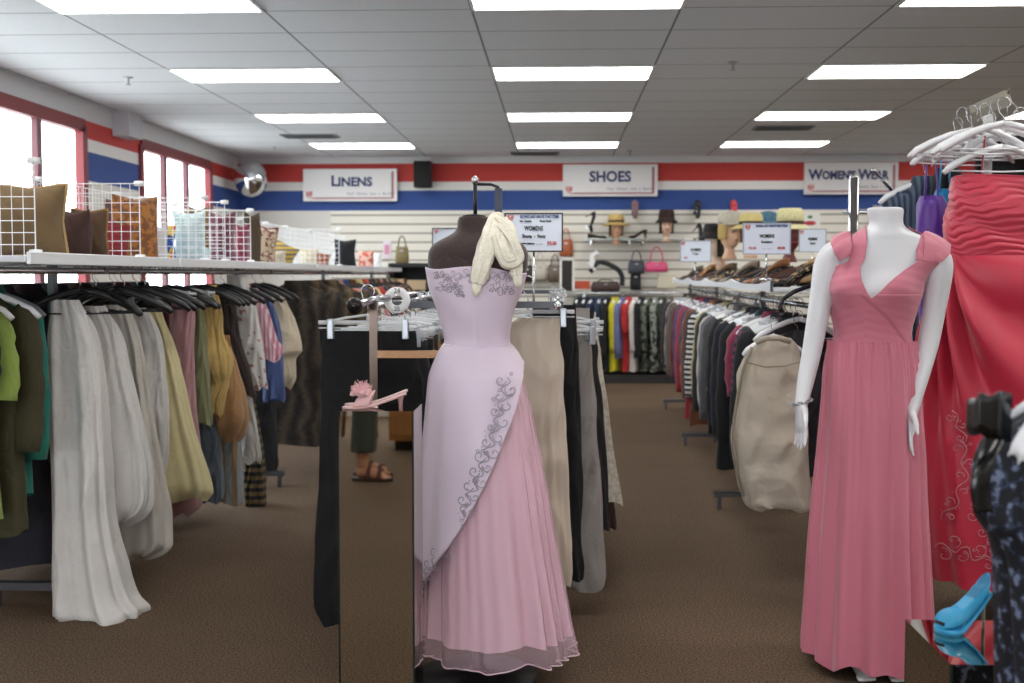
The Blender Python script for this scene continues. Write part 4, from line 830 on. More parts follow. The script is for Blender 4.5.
def spiral(F_, u, v, r, turns, sgn, ang, n=14):
    out = []
    for i in range(n+1):
        t = i/n; a = ang+sgn*turns*2*PI*t; rr = r*(1-t*.85)
        out.append((u+rr*math.cos(a)-r*math.cos(ang), v+rr*math.sin(a)-r*math.sin(ang)))
    return [F_(x, y) for x, y in out]
def vine(F_, path, wid, n, seed, r=.0014, beads=True):
    "scrolling embroidery along a 2-D path, on the surface F_(x, z)"
    b = MB(); q = random.Random(seed); P = [Vector((x, y, 0)) for x, y in path]
    L = [0]; 
    for i in range(1, len(P)): L.append(L[-1]+(P[i]-P[i-1]).length)
    def at(s):
        s *= L[-1]
        for i in range(1, len(P)):
            if s <= L[i]+1e-9: f = (s-L[i-1])/(L[i]-L[i-1]); return P[i-1].lerp(P[i], f), (P[i]-P[i-1]).normalized()
        return P[-1], (P[-1]-P[-2]).normalized()
    stem = []
    for i in range(n*4+1):
        p, t = at(i/(n*4)); w = wid*.25*math.sin(i*PI/4*1.0); stem.append(F_(p.x-t.y*w, p.y+t.x*w))
    b.tube(stem, r, 5)
    for i in range(n):
        p, t = at((i+.5)/n); sg = 1 if i % 2 else -1; a = math.atan2(t.y, t.x)+sg*PI/2+PI
        b.tube(spiral(F_, p.x, p.y, wid*q.uniform(.28, .42), q.uniform(.8, 1.15), sg, a), r*.9, 5)
        for k in range(3):
            x, y = p.x+q.uniform(-.5, .5)*wid, p.y+q.uniform(-.5, .5)*wid; c = F_(x, y)
            for m in range(5 if k == 0 else 1):
                aa = m*2*PI/5; c2 = F_(x+.0045*math.cos(aa)*(k == 0), y+.0045*math.sin(aa)*(k == 0)); b.ball(c2, .0022, 0, 6, 4)
    return b
def surf_front(shape, off):
    "point of the front face (towards -y) above (x, z)"
    def f(x, z):
        q = seg_interp(shape.k, z); c = max(-.985, min(.985, (x-q[0])/(q[2]+off))); c = abs(c)**(1/shape.pw)
        return Vector((x, q[1]-(q[3]+off)*math.sqrt(1-c*c)**shape.pw, z))
    return f
# ------------------------------------------------------------------ LAVENDER GOWN on a dark dress form
DL = 3.83
t = thing('dress_form', 'dark brown headless dress form on a black pole stand', 'dress form', (WX(477, DL), DL, 0)); lo = Vector(t.location)
frm = pxkeys(DL, [(217, 459, 489), (222, 457.5, 490.5), (228, 457, 492), (233, 453, 498), (238, 444, 510), (243, 435, 521), (250, 429.5, 527), (262, 428, 528), (275, 431, 525), (290, 436, 518), (310, 443, 511), (338, 450, 504), (360, 448, 508), (385, 440, 520), (410, 442, 518), (425, 446, 512)],
      [.046, .048, .05, .055, .065, .075, .083, .09, .098, .108, .10, .082, .09, .105, .105, .09])
FS = Shape(frm, .92); zt, zb_ = frm[0][0], frm[-1][0]
th = np.linspace(0, 2*PI, 72, endpoint=False); zz = np.linspace(zt, zb_, 90)
P = FS.at(np.broadcast_to(th, (90, 72)), np.broadcast_to(zz[:, None], (90, 72)))-np.array(lo)
MB().grid(P, True, 0, (1, 1)).build('torso', mat('3B2B29', .75, 0, 'cloth', sheen=.3), t)
c = frm[0]
MB().lathe([(.036, 0), (.038, .004), (.02, .008), (.004, .009)], (c[1]-lo.x, 0, c[0]), 24).build('neck_cap', mat('2A1E1D', .6), t)
MB().tube([(c[1]-lo.x+.004, 0, c[0]), (c[1]-lo.x+.004, 0, WZ(184, DL))], .0065, 10).build('pole', mat('131316', .4), t)
MB().lathe([(.006, 0), (.011, .004), (.009, .011), (.012, .017), (.006, .024), (.002, .028)], (c[1]-lo.x+.004, 0, WZ(184, DL)), 14).build('finial', CHROME(), t)
MB().box((WX(497, DL)-lo.x-.012, .09, .05), (WX(497, DL)-lo.x+.012, .098, WZ(186, DL))).build('rear_post', mat('1A2030', .35, .3), t, False)
MB().tube([(c[1]-lo.x+.004, 0, WZ(184, DL)), (WX(490, DL)-lo.x, .05, WZ(183, DL)), (WX(497, DL)-lo.x, .09, WZ(185, DL))], .005, 8).build('top_bracket', mat('1A2030', .35, .3), t)
MB().lathe([(.19, 0), (.2, .006), (.19, .02), (.03, .03), (.018, .05), (.018, .75)], (0, 0, 0), 36).build('stand_base', mat('1C1A1C', .4), t)
SAT = mat('D8C8DA', .42, 0, 'satin'); UND = mat('E2BCCA', .5, 0, 'satin')
gown = thing('evening_gown', 'pale lavender strapless gown with beaded bodice on dark dress form', 'dress', (lo.x, DL, .12)); go = Vector(gown.location)
bod = pxkeys(DL, [(262, 427, 527), (275, 429, 524), (290, 432, 520), (305, 438, 514), (322, 443, 509), (340, 446.5, 507), (352, 445, 511)], [.10, .108, .116, .113, .102, .094, .097])
BS = Shape(bod, .92)
def btop(a):
    x = math.cos(a); base = WZ(268, DL); f = math.sin(a) < 0
    return base-.012*max(0, x)**2*(1.6) + (.004*math.cos(4*a) if f else -.02*math.sin(a))
zw = WZ(345, DL)
P = patch(BS, 0, 2*PI, lambda a: zw, btop, 120, 46, .005, lambda T, Z: .0015*np.sin(5*T+Z*40)*np.clip((1.33-Z)*6, 0, 1)-.002*np.exp(-((np.cos(T)-.05)/.03)**2)*(np.sin(T) < 0), True)-np.array(go)
o = MB().grid(P, True).build('bodice', SAT, gown); m_ = o.modifiers.new('s', 'SOLIDIFY'); m_.thickness = .003; m_.offset = -1
sk = pxkeys(DL, [(338, 447, 506.5), (352, 445, 511), (372, 442, 518), (400, 440, 526), (450, 437, 536), (500, 433, 545), (550, 430, 553), (600, 428, 562), (630, 427, 567), (648, 426, 571)], [.094, .10, .115, .135, .16, .18, .20, .215, .225, .23])
SS = Shape(sk, .95); zhem = sk[-1][0]; zl = zhem+.058
def sfold(T, Z):
    v = np.clip((zw-Z)/(zw-zhem), 0, 1); w_ = v**1.3
    TT = T+.3*np.sin(2*T+1)
    return w_*(.018*np.sin(15*TT+.6*v+1.2*np.sin(3*T+1))+.009*np.sin(8*T+2)-.006)+.0025*np.sin(31*T+3*np.sin(3*T))*v**.5
def shemf(a, base, amp): return base+amp*math.sin(5*a+1)+amp*.6*math.sin(9*a)
P = patch(SS, 0, 2*PI, lambda a: shemf(a, zl, .006), lambda a: zw+.004, 300, 110, .002, sfold, True)-np.array(go)
MB().grid(P, True).build('underskirt', UND, gown)
P = patch(SS, 0, 2*PI, lambda a: shemf(a, zhem, .009), lambda a: zw-.12, 300, 100, .010, lambda T, Z: sfold(T, Z)+.004*np.clip((zl+.05-Z)*14, 0, 1)*np.sin(22*T), True)-np.array(go)
MB().grid(P, True).build('organza_overlay', mat('E2C0CE', .5, 0, 'sheer', alpha=.33), gown)
# rolled hem edge of the organza
e = [tuple(p) for p in P[-1]]; MB().tube(e+[e[0]], .0022, 5, caps=False).build('rolled_hem', mat('E2C4D0', .5), gown)
# overskirt, cut away along a slanting edge
edge = [(343, 520), (380, 515), (410, 509), (445, 499), (480, 486), (515, 470), (545, 455), (570, 438), (590, 424), (602, 416)]
EZ = [(W(px, py, DL-.17).z, W(px, py, DL-.17).x) for py, px in edge]
zlow = EZ[-1][0]
def xe(z): return float(seg_interp([(a, b_) for a, b_ in EZ], z)[..., 0])
def over_b(a):
    if a > -.02: f = max(0, min(1, a/PI)); return zw-.03+(zlow-zw)*f**1.8
    z = zw-.004
    while z > zlow:
        q = seg_interp(SS.k, z); x = q[0]+(q[2]+.014)*math.copysign(abs(math.cos(a))**.95, math.cos(a))
        if x > xe(z): break
        z -= .003
    return min(z, zw-.02)
def ofold(T, Z):
    v = np.clip((zw-Z)/(zw-zlow), 0, 1); return -.020+.030*np.clip((zw-Z)/.10, 0, 1)**.6+.012*v*np.sin(6*T+.8)+.006*v*np.sin(11*T)+.02*v
P = patch(SS, -PI, PI, over_b, lambda a: zw+.004, 260, 90, .026, ofold, False)
v_ = np.linspace(0, 1, 90)[:, None, None]; 
P = P-np.array(go)
o = MB().grid(P, False).build('overskirt', SAT, gown); m_ = o.modifiers.new('s', 'SOLIDIFY'); m_.thickness = .003; m_.offset = -1
MB().tube([tuple(p) for p in P[-1]], .0022, 5).build('overskirt_edge', mat('D8C6D6', .4), gown)
# waist seam
P2 = BS.at(np.linspace(0, 2*PI, 60), np.full(60, zw), .010)-np.array(go); MB().tube(P2, .0022, 5, caps=False).build('waist_seam', mat('BFA8BE', .5), gown)
EMB = mat('A39CA6', .3, .45)
f1 = surf_front(SS, .054); path = []
for py, px in edge[1:]:
    p = W(px-8, py-2, DL-.17); path.append((p.x, p.z))
b = vine(lambda x, z: f1(x, z)-go, path, .050, 32, 5, .0019)
b.build('beaded_vine', EMB, gown)['label'] = 'silver beaded scroll along the slanting overskirt edge'
f2 = surf_front(BS, .009)
b = MB()
for pth, n_, sd in ([[(432, 274), (447, 276), (462, 275), (474, 277)], 7, 1], [[(438, 284), (450, 286), (460, 290)], 5, 2], [[(486, 276), (500, 277), (514, 277)], 6, 3], [[(490, 286), (503, 290), (512, 288)], 5, 4], [[(455, 280), (462, 296)], 3, 6]):
    pp = [(W(x, y, DL-.1).x, W(x, y, DL-.1).z) for x, y in pth]; v = vine(lambda x, z: f2(x, z)-go, pp, .030, n_, sd, .0014)
    b.add(v.v, v.f)
b.build('bodice_beading', EMB, gown)['label'] = 'silver beaded scrollwork across the bodice'
# lace gloves over the form's shoulder
LACE = mat('EEEADC', .8, 0, 'noise', c2='E2DCCA', scale=120, bump=.5)
def ruffle(P, R_, seed, n=40):
    "gathered lace: a flattened tube whose lengthwise gathers run down it"
    q = np.random.RandomState(seed); th_ = np.linspace(0, 2*PI, n, endpoint=False); out = []
    for k in range(len(P)):
        t_ = Vector(P[min(k+1, len(P)-1)])-Vector(P[max(k-1, 0)]); t_ = t_.normalized(); a = Vector((0, 1, 0)); a = (a-t_*a.dot(t_)).normalized(); b_ = t_.cross(a); u = k/len(P)
        r_ = R_[k]*(1+.20*np.sin(7*th_+2*u+seed)+.14*np.sin(11*th_+5*u)+.10*np.sin(4*th_+9*u)+.06*np.sin(17*u*2+3*th_)) 
        out.append([Vector(P[k])+a*float(r_[i]*math.cos(th_[i])*.6)+b_*float(r_[i]*math.sin(th_[i])) for i in range(n)])
    return MB().grid(np.array(out), True, 0, (1, 1))
for i, (pts, rr, lb) in enumerate([
    ([(503, 226, DL+.05), (497, 219, DL-.01), (492, 232, DL-.075), (486, 252, DL-.12), (481, 270, DL-.145), (477, 284, DL-.15)], [.012, .017, .022, .021, .018, .014], 'long cream lace glove hanging down the front of the lavender bodice'),
    ([(507, 230, DL+.06), (502, 222, DL+.0), (508, 236, DL-.07), (513, 252, DL-.11), (516, 266, DL-.12), (517, 276, DL-.13)], [.012, .017, .021, .018, .014, .011], 'shorter hanging cream lace glove at right of the dress form shoulder')]):
    w0 = [W(*p) for p in pts]; g = thing('lace_glove', lb, 'glove', w0[0], 0, 'cream lace gloves on the dress form')
    ww = [p-w0[0] for p in w0]; tt = np.linspace(0, 5, 46); Pp = seg_interp([(k, *p) for k, p in enumerate(ww)], tt); Rr = seg_interp([(k, r) for k, r in enumerate(rr)], tt)[:, 0]
    ruffle(Pp, Rr*1.22, i+3).build('glove_sleeve', LACE, g)
    e = Vector(Pp[-1]); dn = Vector((-.10, -.02, -1)).normalized() if i == 0 else Vector((.12, 0, -1)).normalized()
    fb = MB()
    for k in range(5):
        a = (k-2)*.14; v = (dn+Vector((a, 0, 0))).normalized(); fb.tube([e+Vector(((k-2)*.0045, 0, .010)), e+v*.020+Vector(((k-2)*.002, 0, 0)), e+v*(.040-.004*abs(k-2))], [.0065, .005, .0026], 8, flat=.5)
    fb.build('glove_fingers', LACE, g)
b = MB(); w0 = W(499, 240, DL-.09)
g = thing('lace_scarf', 'cream lace bunched on the shoulder between the two hanging gloves', 'scarf', w0)
pts = [W(x, y, D_)-w0 for x, y, D_ in ((494, 222, DL-.045), (503, 229, DL-.075), (511, 241, DL-.105), (517, 258, DL-.125), (508, 262, DL-.135), (501, 250, DL-.13), (497, 236, DL-.1))]
tt = np.linspace(0, 6, 50); ruffle(seg_interp([(k, *p) for k, p in enumerate(pts)], tt), np.full(50, .019), 9).build('scarf_loop', LACE, g)
# ------------------------------------------------------------------ PINK GOWN on a white mannequin
DP = 4.0; PINK = mat('C97488', .62, 0, 'satin')
mq = thing('mannequin', 'white headless full length mannequin wearing the dusty pink gown', 'mannequin', (WX(880, DP), DP, 0)); mo = Vector(mq.location)
tor = pxkeys(DP, [(207.5, 869, 901), (210, 867, 903.5), (215, 868, 903), (222, 869.5, 902.5), (229, 866, 907), (234, 858, 917), (239, 848, 928), (244, 840, 936), (251, 835, 940), (260, 833, 939), (270, 832, 928), (280, 830.5, 921), (292, 830, 918), (310, 834, 912.5), (332, 838, 907), (350, 836, 909), (380, 830, 916), (410, 829, 919), (430, 831, 917)],
      [.040, .046, .048, .050, .055, .06, .065, .072, .08, .09, .10, .112, .118, .105, .09, .095, .115, .12, .11])
TS = Shape(tor, .95); zz = np.linspace(tor[0][0], tor[-1][0], 110); T = np.broadcast_to(th, (110, 72)); Z = np.broadcast_to(zz[:, None], (110, 72))
cth = -PI/2-.30   # the chest is turned a little to the left
def bust(T, Z, s=1.0):
    d = 0
    for sg in (-1, 1): d = d+.020*s*np.exp(-((np.angle(np.exp(1j*(T-(cth+sg*.52)))))/.38)**2)*np.exp(-((Z-WZ(288, DP))/.05)**2)
    return d-.008*s*np.exp(-((np.angle(np.exp(1j*(T-cth))))/.25)**2)*np.exp(-((Z-WZ(282, DP))/.07)**2)
# stretch the front at the collar: collar bones
P = TS.at(T, Z, bust(T, Z)+.004*np.exp(-((Z-WZ(236, DP))/.01)**2)*(np.sin(T) < -.3))
b = MB().grid(P-np.array(mo), True, 0, (1, 1))
def V3(px, py, D): return W(px, py, D)-mo
limb(b, [V3(843, 250, DP), V3(829, 262, DP-.005), V3(821, 300, DP-.01), V3(813, 345, DP-.02), V3(806, 380, DP-.05), V3(801, 405, DP-.08)], [.046, .046, .038, .033, .028, .021])
limb(b, [V3(929, 252, DP), V3(939, 266, DP-.005), V3(935, 305, DP), V3(928, 345, DP-.02), V3(919, 380, DP-.07), V3(912, 410, DP-.11)], [.046, .046, .038, .034, .029, .021])
wl, wr_ = V3(801, 404, DP-.08), V3(912, 409, DP-.11)
hand(b, wl, (-.02, -.25, -1), (.25, -1, .0), .96, .16, 1, .05)
hand(b, wr_, (-.10, -.2, -1), (-.25, -1, .1), .96, .20, -1, .06)
for sx, px in ((-1, 851), (1, 893)):
    x = WX(px, DP, 430)-mo.x
    limb(b, [(x, 0, .88), (x, .0, .7), (x*.8, .01, .5), (x*.8, .04, .34), (x*.75, .05, .16), (x*.7, .05, .08)], [.085, .075, .052, .05, .035, .03])
    limb(b, [(x*.7, .03, .045), (x*.72, -.05, .04), (x*.74, -.12, .022), (x*.75, -.165, .016)], [.032, .032, .026, .014], seg=14)
    for k in range(5): b.tube([(x*.75+(k-2)*.0115, -.145, .016), (x*.75+(k-2)*.0125, -.185+.003*abs(k-1), .011)], [.008, .0065], 8)
remesh(b.build('body', mat('D9DADF', .32), mq), .0048)
MB().lathe([(.05, 0), (.058, .012), (.02, .016)], (-.0, 0, 0), 24).build('base_plate', mat('C8CCD0', .2, .5), mq)
# chain bracelet
b = MB(); wv = V3(802, 401, DP-.076)
for k in range(16):
    a = 2*PI*k/16; c = wv+Vector((.031*math.cos(a), .029*math.sin(a), -.003+.008*math.cos(a)))
    tn = Vector((-math.sin(a), math.cos(a), -.25*math.sin(a))).normalized(); up = Vector((0, 0, 1)) if k % 2 else Vector((math.cos(a), math.sin(a), 0))
    b.tube([c+tn*.0085*math.cos(q)+up*.0055*math.sin(q) for q in (2*PI*j/10 for j in range(11))], .0017, 5, caps=False)
o = thing('chain_bracelet', 'chunky silver chain bracelet on the white mannequin wrist at left', 'bracelet', mo+wv)
for i in range(len(b.v)): b.v[i] = tuple(Vector(b.v[i])-wv)
b.build('chain', SILV(), o)
pg = thing('evening_gown', 'dusty pink chiffon gown with crossed V neck on the white mannequin', 'dress', (mo.x, DP, .08)); po = Vector(pg.location)
zwp = WZ(341, DP); zv = WZ(297, DP)
nv, nu = 330, 560; thn = np.linspace(0, 2*PI, nu, endpoint=False); zz = np.linspace(WZ(226, DP), zwp-.004, nv); T = np.broadcast_to(thn, (nv, nu)); Z = np.broadcast_to(zz[:, None], (nv, nu))
cx = seg_interp(tor, Z[:, 0])[:, 0][:, None]
ph = np.angle(np.exp(1j*(T-cth)))
wrap = .0005*np.sin(Z*230+ph*6*np.sign(ph+.12))*np.clip((WZ(262, DP)-Z)*30, .3, 1)
_l = .007*(ph > -.06+(zv-Z)*3.2)*(Z < zv+.14)*(np.abs(ph) < 1.6)
B = TS.at(T, Z, .010+bust(T, Z, 1.1)+wrap+.0035*np.tanh((ph+.06-(zv-Z)*7.5)*30)*(np.abs(ph) < 1.3)*(Z < zv+.01))
xr = (B[..., 0]-cx)*math.cos(.30)+(B[..., 1]-DP)*math.sin(-.30)*-1*-1
xr = (B[..., 0]-cx)*math.cos(-.30)+(B[..., 1]-DP)*math.sin(-.30)
front = np.abs(ph) < PI/2
ax = np.abs(xr+.0)
zs_ = WZ(246, DP)
mx_ = np.where(xr < 0, .062, .112); inner = np.minimum(np.maximum((Z-zv), 0)**.85*np.where(xr < 0, .42, .62), mx_)-np.where(Z < zv, 1, 0)
outer = np.where(xr < 0, .112, .165)
keepf = (ax > inner) & ((ax < outer+np.clip((WZ(262, DP)-Z)*2, 0, 1)) | (Z < WZ(268, DP)))
keepb = (Z < WZ(262, DP)) | ((ax > .07) & (ax < .14))
keep = np.where(front, keepf, keepb)
Bv = B.reshape(-1, 3)-np.array(po); b = MB(); fs = []
kk = keep
for j in range(nv-1):
    for i in range(nu):
        k = (i+1) % nu
        if kk[j, i] and kk[j, k] and kk[j+1, i] and kk[j+1, k]: fs.append((j*nu+i, j*nu+k, (j+1)*nu+k, (j+1)*nu+i))
used = sorted({q for f_ in fs for q in f_}); mp_ = {q: i for i, q in enumerate(used)}
b.add([Bv[q] for q in used], [tuple(mp_[q] for q in f_) for f_ in fs]); o = b.build('bodice', PINK, pg); m_ = o.modifiers.new('s', 'SOLIDIFY'); m_.thickness = .003; m_.offset = -1
# draped off the shoulder sleeves
for sg, pts_in, pts_out in ((1, [(914, 260, DP-.085), (916, 248, DP-.07), (919, 238, DP-.04), (924, 232.5, DP-.0), (927, 234, DP+.05)], [(925, 262, DP-.075), (938, 262, DP-.06), (946, 256, DP-.045), (949, 247, DP-.0), (946, 246, DP+.05)]),
                            (-1, [(852, 256, DP-.08), (853, 244, DP-.07), (852, 236, DP-.03), (851, 232, DP+.0), (850, 233, DP+.045)], [(842, 262, DP-.075), (836, 253, DP-.07), (833, 245, DP-.045), (833, 239, DP+.0), (836, 238, DP+.05)])):
    A = seg_interp([(k, *(W(*p)-po)) for k, p in enumerate(pts_in)], np.linspace(0, 4, 40)); B_ = seg_interp([(k, *(W(*p)-po)) for k, p in enumerate(pts_out)], np.linspace(0, 4, 40))
    P = []
    for j in range(24):
        u = j/23; row = A*(1-u)+B_*u; bul = .006*math.sin(PI*u)
        cen = np.array(V3(887, 262, DP)+mo-po); n_ = row-cen; n_ /= np.linalg.norm(n_, axis=1)[:, None]
        kf = .0025*np.sin(np.linspace(0, 4, 40)*5.5+2*u)*(1-.3*u)
        P.append(row+n_*(bul+kf)[:, None]+n_*.006)
    o = MB().grid(np.array(P), False).build('draped_sleeve', PINK, pg); m_ = o.modifiers.new('s', 'SOLIDIFY'); m_.thickness = .003; m_.offset = -1
psk = pxkeys(DP, [(339, 830, 914), (348, 829, 915), (365, 826, 918), (400, 824, 919), (450, 820, 922), (500, 815, 923), (550, 811, 925), (600, 808, 927), (640, 805, 928)], [.108, .118, .13, .15, .17, .19, .205, .22, .23])
PS = Shape(psk, .95); zh = psk[-1][0]-.045
def pfold(T, Z):
    v = np.clip((zwp-Z)/(zwp-zh), 0, 1); TT = T+.25*np.sin(2*T+1)
    big = ridge(12*TT+.5*np.sin(3*T)+.35*v); big2 = np.sin(7*T+2.2)
    return (.003+.0*v)*np.sin(58*T)*np.exp(-v*7)+.0025*np.sin(37*T+1)*np.exp(-v*3)+(.15*v**.3+.85*v)*(.019*np.sin(17*TT+.8*v+1.1*np.sin(3*T))+.009*np.sin(11*T+2.2+v)-.012)+.0015*np.sin(24*T)*v
P = patch(PS, 0, 2*PI, lambda a: zh+.012*math.sin(6*a+1)+.006*math.sin(11*a), lambda a: zwp+.003, 420, 150, .003, pfold, True)-np.array(po)
o = MB().grid(P, True).build('skirt', PINK, pg)
P2 = TS.at(np.linspace(0, 2*PI, 80), np.full(80, zwp), .016)-np.array(po); MB().tube(P2, .0028, 6, caps=False).build('waist_seam', mat('A85870', .6), pg)
# ------------------------------------------------------------------ CORAL RED GOWN hanging at right
DR = 4.62; REDG = mat('BC2440', .38, 0, 'satin'); 
rg = thing('evening_gown', 'coral red strapless gown with ruched bodice hanging at right', 'dress', (WX(1005, DR), DR, .15)); ro = Vector(rg.location)
rb = pxkeys(DR, [(177, 956, 1046), (190, 954, 1048), (210, 950.5, 1052), (235, 947, 1056), (255, 945, 1058), (266, 943, 1060)], [.07, .09, .10, .095, .09, .09])
RS = Shape(rb, .8)
def ruche(T, Z):
    s_ = Z+.022*np.sin(2*T+.9)+.008*np.sin(5*T+Z*23)+.004*np.sin(11*T+Z*60); w_ = s_*95
    return .0045*np.abs(np.sin(w_))**.7*(1+.6*np.sin(3*T+Z*40))+.004*np.sin(w_*.43+T*3)+.0015*np.sin(w_*2.7+5*T)
zr0, zr1 = WZ(264, DR), WZ(178, DR)
P = patch(RS, 0, 2*PI, lambda a: zr0, lambda a: zr1+.006*math.sin(2*a), 200, 130, .004, ruche, True)-np.array(ro)
o = MB().grid(P, True).build('ruched_bodice', mat('C2354C', .42, 0, 'satin'), rg); m_ = o.modifiers.new('s', 'SOLIDIFY'); m_.thickness = .003; m_.offset = -1
rk = pxkeys(DR, [(254, 944, 1060), (266, 940, 1064), (300, 933, 1075), (350, 928, 1088), (430, 925, 1100), (500, 926, 1112), (560, 930, 1120), (584, 933, 1122)], [.10, .115, .14, .16, .18, .2, .21, .215])
KS = Shape(rk, .85)
zk0, zk1 = rk[-1][0], WZ(256, DR)
def rfold(T, Z):
    ph_ = np.angle(np.exp(1j*(T+2.55))); v = np.clip((zk1-Z)/(zk1-zk0), 0, 1)
    ang = np.arctan2(v*1.6+.02, ph_+.12)
    swag = .038*np.sin(ang*13+1)*np.exp(-((v-.22)/.28)**2)*np.clip(v*6, 0, 1)
    return swag+v*(.012*np.sin(8*T+1+v)+.006*np.sin(15*T))+.003*np.sin(ang*31)*np.exp(-v*3)
P = patch(KS, 0, 2*PI, lambda a: zk0+.03*math.cos(a)*-1+.008*math.sin(9*a), lambda a: zk1, 300, 150, .004, rfold, True)-np.array(ro)
MB().grid(P, True).build('draped_skirt', REDG, rg)
f3 = surf_front(KS, .026)
b = MB()
for pth, n_, sd, wd_ in ([[(941, 520), (952, 500), (961, 470), (958, 440)], 6, 1, .05], [[(937, 548), (955, 545), (975, 555), (990, 548)], 6, 2, .07], [[(950, 410), (956, 425), (961, 440)], 3, 3, .04], [[(968, 505), (978, 520), (984, 540)], 4, 4, .06]):
    pp = [(W(x, y, DR-.12).x, W(x, y, DR-.12).z) for x, y in pth]; v = vine(lambda x, z: f3(x, z)-ro, pp, wd_, n_, sd+20, .0018); b.add(v.v, v.f)
b.build('beaded_scrolls', mat('B8969A', .3, .5), rg)['label'] = 'pale beaded scrolls near the gown hem'
for px in (981, 1032):
    MB().tube([W(px, 179, DR)-ro, W(px+2, 158, DR+.02)-ro, W(px+4, 136, DR+.03)-ro], .0035, 6).build('hanging_loop', REDG, rg)
# tall rack end with white hangers
tr = thing('garment_rack', 'tall chrome rack post with slotted arm holding white hangers at right', 'clothes rack', (WX(984, 4.9), 4.9, 0)); to = Vector(tr.location)
MB().box((-.016, -.012, 0), (.016, .012, WZ(104, 4.9))).build('post', mat('C8CACC', .25, .9), tr, False)
a, c = W(972, 113, 4.86)-to, W(1009, 97, 4.55)-to
b = MB(); d_ = (c-a); n_ = 1
b.tube([a, c], .030, 4, flat=.25, up=(0, 1, 0)); b.build('slotted_arm', mat('A8A294', .3, .8), tr, False)
for k in range(6):
    p = a.lerp(c, (k+.5)/6); MB().tube([p+Vector((0, -.02, .01)), p+Vector((0, -.035, .03))], .004, 6).build('peg', mat('6E6A60', .3, .8), tr)
MB().box((-.02, -.02, 0), (.4, .02, .02)).build('foot', mat('3A3A3E', .4, .6), tr, False)
MB().tube([(-.0, 0, WZ(150, 4.9)), (.35, .0, WZ(150, 4.9))], .0125, 8).build('top_rail', CHROME(), tr)
for i, (px, py, D_, a) in enumerate([(962, 108, 4.7, .2), (972, 106, 4.75, -.1), (985, 104, 4.6, .25), (996, 100, 4.62, .1), (1004, 98, 4.5, -.2), (1012, 104, 4.7, .3), (975, 112, 4.85, .5), (1020, 108, 4.8, 0), (958, 118, 4.9, .35), (990, 113, 4.95, -.35)]):
    hanger('white', W(px, py+6, D_), a, 'fanned out over the red gown', 'white hangers over the red gown', 'white plastic hanger among those fanned over the red gown')
hanger('white', W(1002, 128, DR), 0, 'x', None, 'white hanger the red gown loops hang from')
r2 = thing('garment_rack', 'chrome rack with round post behind the white mannequin neck', 'clothes rack', (WX(852, 5.6), 5.6, 0)); r2o = Vector(r2.location)
MB().tube([(0, 0, 0), (0, 0, WZ(179, 5.6))], .024, 16).build('post', CHROME(), r2)
MB().lathe([(.024, 0), (.02, .008), (.004, .012)], (0, 0, WZ(179, 5.6)), 16).build('end_cap', CHROME(), r2)
MB().tube([W(843, 212, 5.6)-r2o, W(912, 212.5, 5.6)-r2o], .009, 8).build('hanging_rail', CHROME(), r2)
MB().tube([W(873, 170, 5.2)-r2o, W(890, 188, 5.4)-r2o, W(910, 211, 5.6)-r2o], .009, 8).build('slanting_arm', CHROME(), r2)
MB().tube([(-.02, 0, .02), (.45, 0, .02)], .018, 10).build('foot', mat('3A3A3E', .4, .6), r2)
MB().tube([W(910, 211, 5.6)-r2o, Vector((W(910, 211, 5.6)-r2o).to_tuple()[:2]+(.03,))], .014, 10).build('rear_post', CHROME(), r2)
def slip(name, lb, px0, px1, pyt, py0, py1, D_, m, seed):
    t = thing(name, lb, 'top', (WX((px0+px1)/2, D_), D_, WZ(py1, D_))); o_ = Vector(t.location)
    P = fabric(pxkeys(D_, [(py0, px0+3, px1-3), (py0+8, px0, px1), ((py0+py1)/2, px0, px1), (py1, px0+1, px1)], [.03, .055, .05, .05]), 60, 40, 5, (.001, .006), seed, .8)-np.array(o_)
    o = MB().grid(P, True).build('body', m, t)
    for s in (-1, 1):
        x = (px0+px1)/2+s*(px1-px0)*.25; MB().tube([W(x, py0+4, D_-.03)-o_, W(x-s*1.0, (py0+pyt)/2, D_)-o_, W(x-s*2, pyt, D_)-o_], .004, 6).build('strap', m, t)
    return t
slip('camisole', 'bright purple satin top hanging left of red gown', 918, 945, 165, 196, 330, 5.0, mat('5A2A96', .35, 0, 'satin'), 301)
slip('camisole', 'turquoise top peeking out between purple top and red gown', 934, 956, 160, 189, 320, 5.12, mat('1E8AC0', .4, 0, 'satin'), 302)
slip('camisole', 'black top with thin straps between white hangers and red gown', 934, 962, 140, 168, 330, 5.2, cloth('0E0E12'), 303)
garment('blouse', (WX(925, 5.3), 5.3, WZ(166, 5.3)), .15, mat('2C3A50', .8, 0, 'stripe', c2='5A6678', freq=40), 'dark denim blue striped blouse beside the chrome rack post', None, 'white', 'behind the purple top', 310, L=.75, w=.14)
garment('shirt', (WX(938, 5.5), 5.5, WZ(170, 5.5)), .0, cloth('1A2A6A'), 'dark blue shirt deepest behind the purple top', None, 'white', 'behind the purple top', 311, L=.8, w=.16)
garment('dress', (WX(1012, 5.0), 5.0, WZ(120, 5.0)), .1, cloth('121216'), 'long black dress behind the red gown', None, 'white', 'behind the red gown', 312, L=1.5)
